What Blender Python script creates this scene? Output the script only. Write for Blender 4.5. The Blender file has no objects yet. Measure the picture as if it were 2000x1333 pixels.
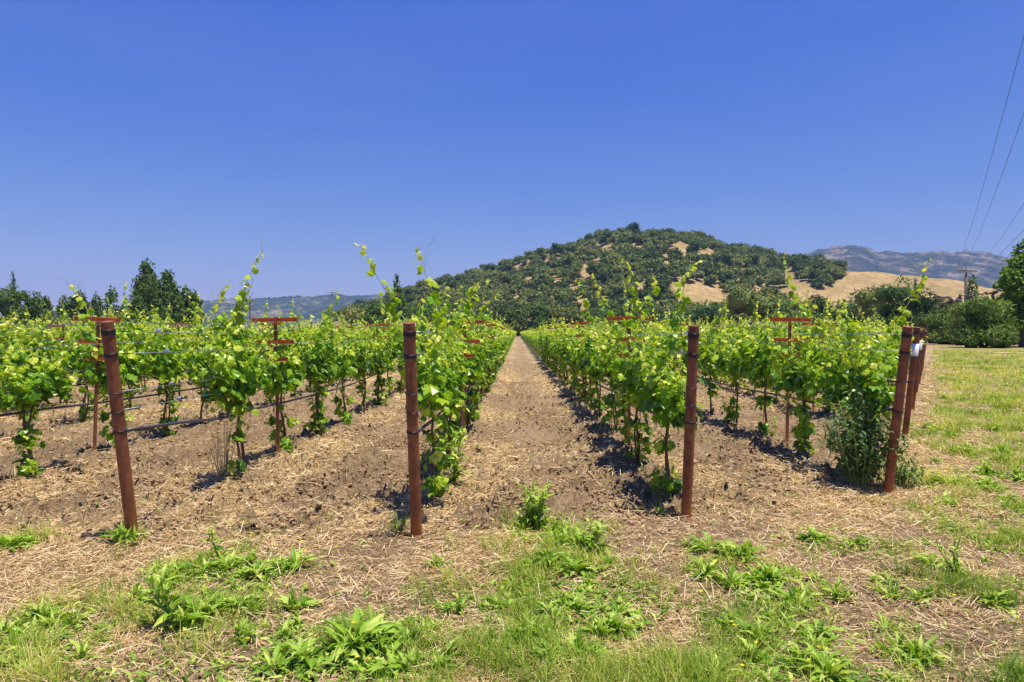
import bpy, math
import numpy as np
from mathutils import Vector
R = math.radians
scene = bpy.context.scene
col = scene.collection

# ------------------------------------------------------------------ camera, sky, sun, exposure
HAZE = 1.2e-4
HC, F = 1.6, 1333.0                       # eye height (m), focal length in photo pixels (2000 wide)
cam_d = bpy.data.cameras.new('camera'); cam_d.sensor_width = 36; cam_d.lens = 24.0
cam_d.clip_start = 0.05; cam_d.clip_end = 20000
cam = bpy.data.objects.new('camera', cam_d); col.objects.link(cam)
cam.location = (0, 0, HC)
cam.rotation_euler = (R(90) - math.atan(16.5 / F), 0, math.atan(10 / F))
scene.camera = cam

SUN_EL, SUN_AZ = 76.0, 128.0              # azimuth clockwise from +Y
world = bpy.data.worlds.new('World'); scene.world = world; world.use_nodes = True
wn = world.node_tree; wn.nodes.clear()
sky = wn.nodes.new('ShaderNodeTexSky'); sky.sky_type = 'NISHITA'; sky.sun_disc = False
sky.sun_elevation = R(SUN_EL); sky.sun_rotation = R(SUN_AZ)
sky.altitude = 300; sky.air_density = 1.0; sky.dust_density = 0.25; sky.ozone_density = 3.0
sep = wn.nodes.new('ShaderNodeSeparateColor'); cmb = wn.nodes.new('ShaderNodeCombineColor')
wn.links.new(sky.outputs[0], sep.inputs[0])
for ch, (ga, am) in enumerate(((1.8, .245), (1.17, .455), (.30, 3.25))):   # grade of the whole sky: deep saturated blue
    pw = wn.nodes.new('ShaderNodeMath'); pw.operation = 'POWER'; pw.inputs[1].default_value = ga; wn.links.new(sep.outputs[ch], pw.inputs[0])
    ml = wn.nodes.new('ShaderNodeMath'); ml.operation = 'MULTIPLY'; ml.inputs[1].default_value = am; wn.links.new(pw.outputs[0], ml.inputs[0])
    wn.links.new(ml.outputs[0], cmb.inputs[ch])
bg = wn.nodes.new('ShaderNodeBackground'); bg.inputs[1].default_value = 0.088
wo = wn.nodes.new('ShaderNodeOutputWorld')
wtc = wn.nodes.new('ShaderNodeTexCoord'); wmp = wn.nodes.new('ShaderNodeMapping'); wmp.inputs['Scale'].default_value = (1.2, 1.2, 7); wmp.inputs['Rotation'].default_value = (0, R(-28), 0)
wnz = wn.nodes.new('ShaderNodeTexNoise'); wnz.inputs['Scale'].default_value = 1.6; wnz.inputs['Detail'].default_value = 7; wnz.inputs['Roughness'].default_value = .62; wnz.inputs['Distortion'].default_value = .5
wmr = wn.nodes.new('ShaderNodeMapRange'); wmr.inputs[1].default_value = .42; wmr.inputs[2].default_value = .8; wmr.inputs[3].default_value = 0; wmr.inputs[4].default_value = .05
wmx = wn.nodes.new('ShaderNodeMix'); wmx.data_type = 'RGBA'; wmx.inputs[7].default_value = (4.6, 5.0, 5.9, 1)      # faint high wisps
wn.links.new(wtc.outputs['Generated'], wmp.inputs[0]); wn.links.new(wmp.outputs[0], wnz.inputs['Vector']); wn.links.new(wnz.outputs['Fac'], wmr.inputs[0])
wn.links.new(wmr.outputs[0], wmx.inputs[0]); wn.links.new(cmb.outputs[0], wmx.inputs[6]); wn.links.new(wmx.outputs[2], bg.inputs[0]); wn.links.new(bg.outputs[0], wo.inputs[0])

sun_d = bpy.data.lights.new('sun', 'SUN'); sun_d.energy = 4.9; sun_d.angle = R(0.5); sun_d.color = (1.0, 0.91, 0.74)
sun = bpy.data.objects.new('sun', sun_d); col.objects.link(sun)
sdir = Vector((math.sin(R(SUN_AZ)) * math.cos(R(SUN_EL)), math.cos(R(SUN_AZ)) * math.cos(R(SUN_EL)), math.sin(R(SUN_EL))))
sun.rotation_euler = sdir.to_track_quat('Z', 'Y').to_euler()

scene.view_settings.view_transform = 'Standard'; scene.view_settings.look = 'None'
scene.view_settings.exposure = 0.61; scene.view_settings.gamma = 1.0
scene.render.engine = 'CYCLES'
cy = scene.cycles
cy.max_bounces = 6; cy.diffuse_bounces = 4; cy.glossy_bounces = 2; cy.transmission_bounces = 3; cy.volume_bounces = 0
cy.transparent_max_bounces = 4; cy.use_denoising = True; cy.caustics_reflective = False; cy.caustics_refractive = False

# ------------------------------------------------------------------ helpers
def gp(x, y, z=0.0):
    """ground point seen at photo pixel (x, y)"""
    d = (HC - z) * F / (y - 650.0)
    return ((x - 1010.0) / F * d, d)
def at(x, d):
    return (x - 1010.0) / F * d
def zat(y, d):
    return HC + (650.0 - y) / F * d

def hsh(ix, iy, s):
    h = (ix.astype(np.int64) * 374761393 + iy.astype(np.int64) * 668265263 + s * 1442695041) & 0xffffffff
    h = ((h ^ (h >> 13)) * 1274126177) & 0xffffffff
    h = h ^ (h >> 16)
    return (h & 0xffffff) / float(0xffffff)
def vn(x, y, s=0):
    x = np.asarray(x, float); y = np.asarray(y, float)
    ix = np.floor(x); iy = np.floor(y); fx = x - ix; fy = y - iy
    fx = fx * fx * (3 - 2 * fx); fy = fy * fy * (3 - 2 * fy)
    a = hsh(ix, iy, s); b = hsh(ix + 1, iy, s); c = hsh(ix, iy + 1, s); d = hsh(ix + 1, iy + 1, s)
    return (a + (b - a) * fx) * (1 - fy) + (c + (d - c) * fx) * fy
def fbm(x, y, o=4, s=0):
    t = 0; a = 0.5; n = 0
    for k in range(o):
        t = t + a * vn(x * 2 ** k, y * 2 ** k, s + k * 17); n += a; a *= 0.5
    return t / n
def sm(a, b, x):
    t = np.clip((np.asarray(x, float) - a) / (b - a), 0, 1); return t * t * (3 - 2 * t)

class G:
    """collects vertices, faces and a per-vertex tint"""
    def __init__(s): s.v = []; s.f = []; s.t = []; s.n = 0
    def add(s, v, faces, tint=0.5):
        v = np.asarray(v, float).reshape(-1, 3)
        for fa in (faces if isinstance(faces, list) else [faces]):
            s.f.append(np.asarray(fa, np.int64) + s.n)
        s.v.append(v); s.t.append(np.broadcast_to(np.asarray(tint, float), (len(v),)).copy()); s.n += len(v)
        return s
    def many(s, tv, tf, M, T, tint=None, off=None):
        """template (n,3) placed m times by matrices M (m,3,3) and offsets T (m,3)"""
        tv = np.asarray(tv, float); m = len(T); n = len(tv)
        if m == 0: return s
        V = np.einsum('mij,nj->mni', M, tv) + T[:, None, :]
        fs = []
        for fa in (tf if isinstance(tf, list) else [tf]):
            fa = np.asarray(fa, np.int64)
            fs.append((fa[None] + (np.arange(m) * n)[:, None, None]).reshape(-1, fa.shape[1]))
        t = np.repeat(tint if tint is not None else np.full(m, .5), n)
        if off is not None: t = np.clip(t + np.tile(off, m), 0, 1)
        return s.add(V.reshape(-1, 3), fs, t)
    def merge(s, o, off=(0, 0, 0), rz=0, sc=1.0):
        c, sn = math.cos(rz), math.sin(rz)
        M = np.array([[c, -sn, 0], [sn, c, 0], [0, 0, 1]]) * sc
        n0 = s.n
        V = np.concatenate(o.v) @ M.T + np.array(off)
        s.v.append(V); s.t.append(np.concatenate(o.t)); s.f += [f + n0 for f in o.f]; s.n += len(V)
    def mesh(s, name, mat, smooth=False):
        me = bpy.data.meshes.new(name)
        V = np.concatenate(s.v); me.vertices.add(len(V)); me.vertices.foreach_set('co', V.astype(np.float32).ravel())
        loops = np.concatenate([f.ravel() for f in s.f]); cnt = np.concatenate([np.full(len(f), f.shape[1]) for f in s.f])
        st = np.concatenate([[0], np.cumsum(cnt)[:-1]])
        me.loops.add(len(loops)); me.loops.foreach_set('vertex_index', loops.astype(np.int32))
        me.polygons.add(len(cnt)); me.polygons.foreach_set('loop_start', st.astype(np.int32))
        me.polygons.foreach_set('loop_total', cnt.astype(np.int32))
        me.polygons.foreach_set('use_smooth', np.full(len(cnt), smooth))
        a = me.attributes.new('tint', 'FLOAT', 'POINT'); a.data.foreach_set('value', np.concatenate(s.t).astype(np.float32))
        me.materials.append(mat); me.update(); me.validate()
        return me
    def obj(s, name, mat, parent=None, smooth=False, loc=(0, 0, 0)):
        return link(name, s.mesh(name, mat, smooth), parent, loc)

def link(name, data, parent=None, loc=(0, 0, 0)):
    o = bpy.data.objects.new(name, data); col.objects.link(o); o.location = loc
    if parent: o.parent = parent
    return o
def tag(o, label=None, cat=None, group=None, kind=None):
    if label: o['label'] = label
    if cat: o['category'] = cat
    if group: o['group'] = group
    if kind: o['kind'] = kind
    return o
def copy_tree(o, parent=None):
    c = o.copy(); col.objects.link(c); c.parent = parent
    for ch in list(o.children): copy_tree(ch, c)
    return c

def tube(g, pts, rad, n=6, tint=0.5, cap=True):
    P = np.asarray(pts, float); k = len(P); rad = np.broadcast_to(np.asarray(rad, float), (k,))
    T = np.gradient(P, axis=0); T /= np.linalg.norm(T, axis=1)[:, None] + 1e-9
    up = np.array([0, 0, 1.0]) if abs(T[:, 2]).mean() < .8 else np.array([1.0, 0, 0])
    A = np.cross(T, up); A /= np.linalg.norm(A, axis=1)[:, None] + 1e-9; B = np.cross(T, A)
    an = np.arange(n) * 2 * math.pi / n
    V = P[:, None] + rad[:, None, None] * (np.cos(an)[None, :, None] * A[:, None] + np.sin(an)[None, :, None] * B[:, None])
    i = np.arange(k - 1)[:, None] * n; j = np.arange(n)[None]; j2 = (j + 1) % n
    Q = np.stack([i + j, i + j2, i + n + j2, i + n + j], -1).reshape(-1, 4)
    fs = [Q]
    if cap: fs += [np.arange(n)[None, ::-1], (np.arange(n) + (k - 1) * n)[None]]
    g.add(V.reshape(-1, 3), fs, tint)
def box(g, c, s, rot=None, tint=.5):
    v = np.array([[x, y, z] for x in (-.5, .5) for y in (-.5, .5) for z in (-.5, .5)]) * np.array(s)
    if rot is not None: v = v @ np.asarray(rot).T
    g.add(v + np.array(c), np.array([[0, 1, 3, 2], [4, 6, 7, 5], [0, 4, 5, 1], [2, 3, 7, 6], [0, 2, 6, 4], [1, 5, 7, 3]]), tint)

def basis(dirs, nrm, sc):
    """matrices whose columns are (side, dir, normal) * scale"""
    d = dirs / (np.linalg.norm(dirs, axis=1)[:, None] + 1e-9)
    s = np.cross(d, nrm); s /= np.linalg.norm(s, axis=1)[:, None] + 1e-9
    n = np.cross(s, d)
    return np.stack([s, d, n], -1) * np.asarray(sc).reshape(-1, 1, 1)

# ---- leaf templates (stem at origin, growing along +Y, normal +Z)
def grape_leaf(hi=True):
    if hi:
        ang = np.radians([-160, -128, -112, -86, -62, -44, -22, 0, 22, 44, 62, 86, 112, 128, 160])
        rad = np.array([.40, .52, .48, .58, .52, .58, .57, .68, .57, .58, .52, .58, .48, .52, .40])
        z = .10 * np.sin(np.arange(15) * 2.4) - .28 * rad ** 2
    else:
        ang = np.radians([-140, -80, -30, 0, 30, 80, 140]); rad = np.array([.47, .58, .58, .68, .58, .58, .47]); z = -.28 * rad ** 2
    x = rad * np.sin(ang); y = rad * np.cos(ang)
    z = z - .18 * np.abs(x) + .1
    v = np.vstack([[0, .06, .06], np.c_[x, y, z]])
    v[:, 1] += .42; v[:, 2] -= .35 * v[:, 1] ** 2
    n = len(ang); f = np.array([[0, i + 2, i + 1] for i in range(n - 1)] + [[0, 1, n]])
    return v, f
GL_HI, GL_LO = grape_leaf(True), grape_leaf(False)
QUAD = (np.array([[-.5, 0, 0], [.5, 0, 0], [.42, 1, -.12], [-.42, 1, -.12]]), np.array([[0, 1, 2, 3]]))
TRI = (np.array([[-.5, 0, 0], [.5, .15, .05], [0, 1, -.1]]), np.array([[0, 1, 2]]))
LEAFQ = (np.array([[0, 0, 0], [.5, .45, .06], [0, 1.05, -.14], [-.5, .5, .06]]), np.array([[0, 1, 2], [0, 2, 3]]))
def lance(seg=7, width=.17, arch=.5, wav=.06, lobed=0.0):
    t = np.linspace(0, 1, seg + 1)
    w = width * np.sin(np.pi * np.clip(t * .93 + .05, 0, 1)) ** .75 * (.55 + .6 * t) * (1 - t ** 5)
    w = w * (1 + lobed * np.where(np.arange(seg + 1) % 2 == 0, -1, 1)) + .006
    y = t * (1 - .22 * arch * t); z = arch * (t * .75 - t ** 2 * .95)
    c = np.c_[0 * t, y, z]
    l = np.c_[-w, y - .04 * (lobed > 0), z + w * .55 + wav * w / width * np.sin(t * 17)]
    r = np.c_[w, y - .04 * (lobed > 0), z + w * .55 + wav * w / width * np.sin(t * 15 + 1)]
    v = np.stack([l, c, r], 1).reshape(-1, 3); q = []
    for i in range(seg):
        a = i * 3; q += [[a, a + 1, a + 4, a + 3], [a + 1, a + 2, a + 5, a + 4]]
    return v, np.array(q)
def blade(seg=3, w=.02, bend=.4):
    t = np.linspace(0, 1, seg + 1); ww = w * (1 - t ** 1.6 * .95)
    c = np.c_[0 * t, t * (1 - .15 * bend * t), -bend * t ** 2]
    v = np.stack([c - np.c_[ww, 0 * t, 0 * t], c + np.c_[ww, 0 * t, 0 * t]], 1).reshape(-1, 3)
    return v, np.array([[2 * i, 2 * i + 1, 2 * i + 3, 2 * i + 2] for i in range(seg)])
def ico(sub=1):
    import bmesh
    bm = bmesh.new(); bmesh.ops.create_icosphere(bm, subdivisions=sub, radius=1)
    v = np.array([q.co[:] for q in bm.verts]); f = np.array([[q.index for q in p.verts] for p in bm.faces]); bm.free()
    return v, f
ICO1, ICO2, ICO3 = ico(1), ico(2), ico(3)

# ------------------------------------------------------------------ materials
def new_mat(name):
    m = bpy.data.materials.new(name); m.use_nodes = True; nt = m.node_tree
    p = nt.nodes['Principled BSDF']; return m, nt, p
def ramp(nt, src, stops):
    r = nt.nodes.new('ShaderNodeValToRGB'); e = r.color_ramp.elements
    while len(e) < len(stops): e.new(0.5)
    for q, (pos, c) in zip(e, stops): q.position = pos; q.color = (*c, 1)
    if src is not None: nt.links.new(src, r.inputs[0])
    return r.outputs[0]
def noise(nt, scale, detail=5, rough=.6, vec=None, dist=0):
    n = nt.nodes.new('ShaderNodeTexNoise'); n.inputs['Scale'].default_value = scale; n.inputs['Detail'].default_value = detail
    n.inputs['Roughness'].default_value = rough; n.inputs['Distortion'].default_value = dist
    if vec is not None: nt.links.new(vec, n.inputs['Vector'])
    return n.outputs['Fac']
def mapr(nt, src, a, b, c=0., d=1.):
    n = nt.nodes.new('ShaderNodeMapRange'); n.inputs[1].default_value = a; n.inputs[2].default_value = b
    n.inputs[3].default_value = c; n.inputs[4].default_value = d; nt.links.new(src, n.inputs[0]); return n.outputs[0]
def mix(nt, fac, a, b, mode='MIX'):
    n = nt.nodes.new('ShaderNodeMix'); n.data_type = 'RGBA'; n.blend_type = mode
    for s, v in ((0, fac), (6, a), (7, b)):
        if hasattr(v, 'links'): nt.links.new(v, n.inputs[s])
        else: n.inputs[s].default_value = v if s == 0 else (*v, 1)
    return n.outputs[2]
def math_(nt, op, a, b):
    n = nt.nodes.new('ShaderNodeMath'); n.operation = op
    for s, v in ((0, a), (1, b)):
        if hasattr(v, 'links'): nt.links.new(v, n.inputs[s])
        else: n.inputs[s].default_value = v
    return n.outputs[0]
def attr(nt, name='tint'):
    n = nt.nodes.new('ShaderNodeAttribute'); n.attribute_name = name; return n.outputs['Fac']
def pos(nt):
    return nt.nodes.new('ShaderNodeNewGeometry').outputs['Position']
def bump(nt, p, h, strength, dist):
    b = nt.nodes.new('ShaderNodeBump'); b.inputs['Strength'].default_value = strength; b.inputs['Distance'].default_value = dist
    nt.links.new(h, b.inputs['Height']); nt.links.new(b.outputs[0], p.inputs['Normal'])

def leaf_mat(name, stops, trans=.35, rough=.5, spec=.3, tcol=1.6, rand=0.0):
    m, nt, p = new_mat(name)
    a = attr(nt)
    if rand:
        oi = nt.nodes.new('ShaderNodeObjectInfo')
        a = math_(nt, 'ADD', a, math_(nt, 'MULTIPLY', math_(nt, 'SUBTRACT', oi.outputs['Random'], .5), rand))
    c = ramp(nt, a, stops)
    nt.links.new(c, p.inputs['Base Color']); p.inputs['Roughness'].default_value = rough
    p.inputs['Specular IOR Level'].default_value = spec
    if trans:
        t = nt.nodes.new('ShaderNodeBsdfTranslucent')
        nt.links.new(mix(nt, 1.0, c, (tcol, tcol * .95, tcol * .35), 'MULTIPLY'), t.inputs[0])
        mx = nt.nodes.new('ShaderNodeMixShader'); mx.inputs[0].default_value = trans
        nt.links.new(p.outputs[0], mx.inputs[1]); nt.links.new(t.outputs[0], mx.inputs[2])
        nt.links.new(mx.outputs[0], nt.nodes['Material Output'].inputs[0])
    return m
M = {}
M['vine'] = leaf_mat('vine_leaf', [(0, (.035, .115, .006)), (.32, (.145, .33, .010)), (.65, (.39, .55, .020)), (1, (.78, .78, .16))], .38, .36, .5)
M['weed'] = leaf_mat('weed_leaf', [(0, (.045, .12, .008)), (.45, (.19, .36, .020)), (1, (.52, .62, .14))], .28, .5, .3)
M['sagey'] = leaf_mat('grey_green_leaf', [(0, (.05, .10, .035)), (.5, (.10, .19, .06)), (1, (.22, .32, .10))], .25, .6, .25)
M['grass'] = leaf_mat('grass_blade', [(0, (.055, .14, .01)), (.4, (.18, .31, .02)), (.7, (.42, .45, .08)), (1, (.70, .60, .30))], .3, .55, .25)
M['straw'] = leaf_mat('dry_straw', [(0, (.28, .17, .08)), (.5, (.60, .43, .22)), (1, (.86, .72, .47))], .15, .6, .2)
M['oak'] = leaf_mat('oak_leaf', [(0, (.03, .06, .014)), (.45, (.09, .14, .03)), (.8, (.18, .22, .05)), (1, (.28, .28, .08))], .12, .6, .15, rand=.9)
M['willow'] = leaf_mat('willow_leaf', [(0, (.045, .09, .015)), (.5, (.13, .22, .035)), (1, (.32, .40, .09))], .2, .5, .25)
M['bright'] = leaf_mat('young_oak_leaf', [(0, (.05, .11, .012)), (.5, (.13, .24, .025)), (1, (.30, .42, .06))], .25, .5, .25)
M['tree'] = leaf_mat('tree_leaf', [(0, (.035, .08, .015)), (.5, (.09, .17, .03)), (1, (.19, .28, .05))], .2, .55, .2)
M['conifer'] = leaf_mat('conifer_needles', [(0, (.03, .07, .015)), (.5, (.085, .155, .028)), (1, (.18, .25, .045))], .1, .6, .15)
M['flower'] = leaf_mat('yellow_petal', [(0, (.75, .55, .02)), (1, (.9, .75, .03))], .3, .5, .2)

def bark(name, c1, c2, sc=30):
    m, nt, p = new_mat(name)
    nt.links.new(ramp(nt, noise(nt, sc, 5, .7, pos(nt)), [(.3, c1), (.7, c2)]), p.inputs['Base Color'])
    p.inputs['Roughness'].default_value = .85; bump(nt, p, noise(nt, sc * 2, 4, .7, pos(nt)), .6, .004); return m
M['vinebark'] = bark('vine_bark', (.05, .028, .018), (.20, .12, .08), 45)
M['shoot'] = bark('green_shoot', (.20, .26, .06), (.34, .40, .12), 30)
M['bark'] = bark('grey_bark', (.07, .055, .045), (.22, .19, .16), 6)
M['pole'] = bark('weathered_pole', (.07, .055, .045), (.16, .13, .11), 5)

m, nt, p = new_mat('rusty_steel')
P_ = pos(nt); tc = nt.nodes.new('ShaderNodeTexCoord')
n1 = noise(nt, 5, 7, .75, P_); n2 = noise(nt, 38, 6, .75, P_)
sx = nt.nodes.new('ShaderNodeSeparateXYZ'); nt.links.new(P_, sx.inputs[0])
mp = nt.nodes.new('ShaderNodeMapping'); mp.inputs['Scale'].default_value = (60, 60, 3); nt.links.new(P_, mp.inputs[0])
n3 = noise(nt, 1, 4, .6, mp.outputs[0])
c = ramp(nt, n1, [(.3, (.08, .030, .014)), (.47, (.22, .072, .028)), (.6, (.33, .12, .042)), (.75, (.45, .20, .08))])
c = mix(nt, mapr(nt, n2, .54, .72, 0, .5), c, (.44, .19, .11))
c = mix(nt, mapr(nt, n3, .48, .66, 0, .7), c, (.15, .06, .032))
low = mapr(nt, math_(nt, 'ADD', sx.outputs[2], math_(nt, 'MULTIPLY', n1, .22)), .12, .34, .75, 0)
c = mix(nt, low, c, (.44, .15, .035))
nt.links.new(c, p.inputs['Base Color']); p.inputs['Roughness'].default_value = .72; p.inputs['Metallic'].default_value = .15
bump(nt, p, n2, .5, .003); M['rust'] = m
m, nt, p = new_mat('orange_rust')
c = ramp(nt, noise(nt, 25, 5, .7, pos(nt)), [(.3, (.18, .05, .02)), (.5, (.50, .17, .04)), (.75, (.70, .30, .09))])
nt.links.new(c, p.inputs['Base Color']); p.inputs['Roughness'].default_value = .7; M['rust2'] = m
def plain(name, c, rough=.5, metal=0., spec=.5, nz=.25, sc=20):
    m, nt, p = new_mat(name)
    q = noise(nt, sc, 4, .6, pos(nt))
    nt.links.new(ramp(nt, q, [(.25, tuple(x * (1 - nz) for x in c)), (.75, tuple(min(1, x * (1 + nz)) for x in c))]), p.inputs['Base Color'])
    p.inputs['Roughness'].default_value = rough; p.inputs['Metallic'].default_value = metal; p.inputs['Specular IOR Level'].default_value = spec
    return m
M['band'] = plain('dark_wire_band', (.045, .045, .055), .45, .5)
M['wire'] = plain('galvanised_wire', (.33, .36, .42), .4, .6)
M['hose'] = plain('black_hose', (.05, .05, .065), .35)
M['clip'] = plain('grey_blue_clip', (.33, .40, .55), .4)
M['tagw'] = plain('white_tag', (.75, .76, .78), .5, nz=.06)
M['cable'] = plain('overhead_cable', (.06, .07, .10), .6)
M['insul'] = plain('insulator', (.5, .5, .48), .4)

# ------------------------------------------------------------------ layout of the vineyard
SP = 2.2
ROWX = {1: -2.95, 2: -.78, 3: 1.46, 4: 3.67}
for k in range(5, 19): ROWX[k] = 3.67 + SP * (k - 4)
for k in range(0, -30, -1): ROWX[k] = -3.07 - 2.23 * (1 - k)
ENDY = {1: 5.20, 2: 5.27, 3: 5.89, 4: 6.77}
for k in range(5, 19): ENDY[k] = 10.36 + 3.64 * (k - 5)
for k in range(0, -30, -1): ENDY[k] = 5.1
EX = np.array([-90, -2.95, -.78, 1.46, 3.67, 5.87, 8.07, 50]); EY = np.array([5.1, 5.2, 5.27, 5.89, 6.77, 10.36, 14.0, 14.0 + 1.655 * 41.93])
def inside(X, Y):
    """>0 inside the vineyard block, roughly metres from its end line"""
    e = np.interp(X, EX, EY); s = np.where(np.asarray(X) > 3.6, .53, 1.0)
    return (np.asarray(Y) - e) * s
FARY = 260.0

# headland green patches: photo pixel centre, half width px, half height px, strength
BLOBS = [(450, 1130, 110, 45, 1), (400, 1200, 130, 40, .8), (90, 1235, 130, 55, .8), (20, 1075, 45, 25, .8), (300, 1300, 330, 40, .42), (620, 1300, 260, 45, .5),
         (1075, 1120, 100, 80, 1), (1150, 1210, 170, 70, .8), (1180, 1300, 260, 60, .68), (900, 1180, 90, 50, .5), (1400, 1240, 60, 60, .5), (1500, 1165, 110, 75, .5),
         (1640, 1260, 190, 60, .8), (1800, 1300, 200, 45, .7), (1840, 1130, 60, 60, .8), (1940, 1040, 80, 45, .8), (1880, 960, 90, 50, 1), (1960, 900, 80, 50, .8),
         (1900, 870, 90, 30, .9), (1960, 1290, 80, 40, .4), (1560, 1055, 90, 30, .3), (230, 1085, 40, 20, .5), (1660, 1050, 50, 22, .5), (560, 1190, 70, 30, .4)]
BW = []
for (bx, by, rx, ry, s) in BLOBS:
    X, Y = gp(bx, by); Y2 = gp(bx, by - ry)[1]
    BW.append((X, Y, rx * Y / F, max(.2, abs(Y2 - Y)), s))
def green(X, Y):
    X = np.asarray(X, float); Y = np.asarray(Y, float); g = 0 * X
    for (cx, cy_, rx, ry, s) in BW:
        g = np.maximum(g, s * np.exp(-(((X - cx) / rx) ** 2 + ((Y - cy_) / ry) ** 2) * .7))
    i = inside(X, Y)
    right = sm(.15, .8, -i) * sm(3.9, 5.0, X) * sm(7.5, 11, Y)
    g = np.maximum(g, right * (.35 + .35 * sm(10, 30, Y) + .75 * sm(.35, .65, fbm(X * .5, Y * .25, 3, 5))))
    near = sm(4.2, 3.4, Y) * .42
    g = np.maximum(g, near * sm(.4, .6, fbm(X * 1.1, Y * 1.1, 3, 9)))
    return g * (.55 + .9 * fbm(X * 2.3, Y * 2.3, 3, 3)) * np.where(i > .3, .0 + .9 * (X > 3.9) * sm(1.5, .3, i) * 0, 1)
def strawd(X, Y):
    X = np.asarray(X, float); Y = np.asarray(Y, float); i = inside(X, Y)
    band = np.exp(-((i + .25) / .75) ** 2) * sm(.3, .55, fbm(X * .7 + 3, Y * .7, 3, 21)) * 1.3 * (1 - .7 * sm(8, 12, Y))
    ph = np.interp(X, [-68, -2.95, -.78, 1.46, 3.67, 40], [-29.3, 1, 2, 3, 4, 20.5]); fr = np.abs(ph - np.round(ph)) * 2.2
    rows = (i > 0) * (np.exp(-((fr - .35) / .38) ** 2) * .85 + .10) * (.12 + 1.5 * sm(.42, .66, fbm(X * .8, Y * .55, 3, 33)))
    head = (i < 0) * (1 - .75 * sm(4, 5.5, X) * sm(.5, 1.5, -i)) * (.28 + .55 * sm(.35, .7, fbm(X * .9, Y * .9, 3, 41)))
    return np.maximum(np.maximum(band, rows), head)

def height(X, Y):
    X = np.asarray(X, float); Y = np.asarray(Y, float)
    r = np.hypot(X, Y); i = inside(X, Y); till = sm(-.3, .4, i)
    fade = sm(60, 14, r)
    ph = np.interp(X, [-68, -2.95, -.78, 1.46, 3.67, 40], [-29.3, 1, 2, 3, 4, 20.5]); fr = np.abs(ph - np.round(ph)) * 2.2
    z = .045 * np.exp(-(fr / .3) ** 2) * sm(-.2, 1, i)
    z = z - .03 * np.exp(-((fr - .48) / .12) ** 2) * till * fbm(X, Y * .5, 2, 77)
    z = z + (fbm(X * .6, Y * .6, 3, 1) - .5) * .09
    z = z + fade * ((fbm(X * 5, Y * 5, 3, 2) - .5) * (.025 + .045 * till))
    cl = fbm(X * 16, Y * 16, 3, 4); cl2 = fbm(X * 3, Y * 3, 2, 8)
    z = z + fade * np.clip(cl - .47, 0, 1) * (.06 + .34 * till * sm(.3, .65, cl2)) + fade * np.clip(fbm(X * 34, Y * 34, 2, 14) - .5, 0, 1) * (.02 + .09 * till) * sm(16, 7, r)
    return z

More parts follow.
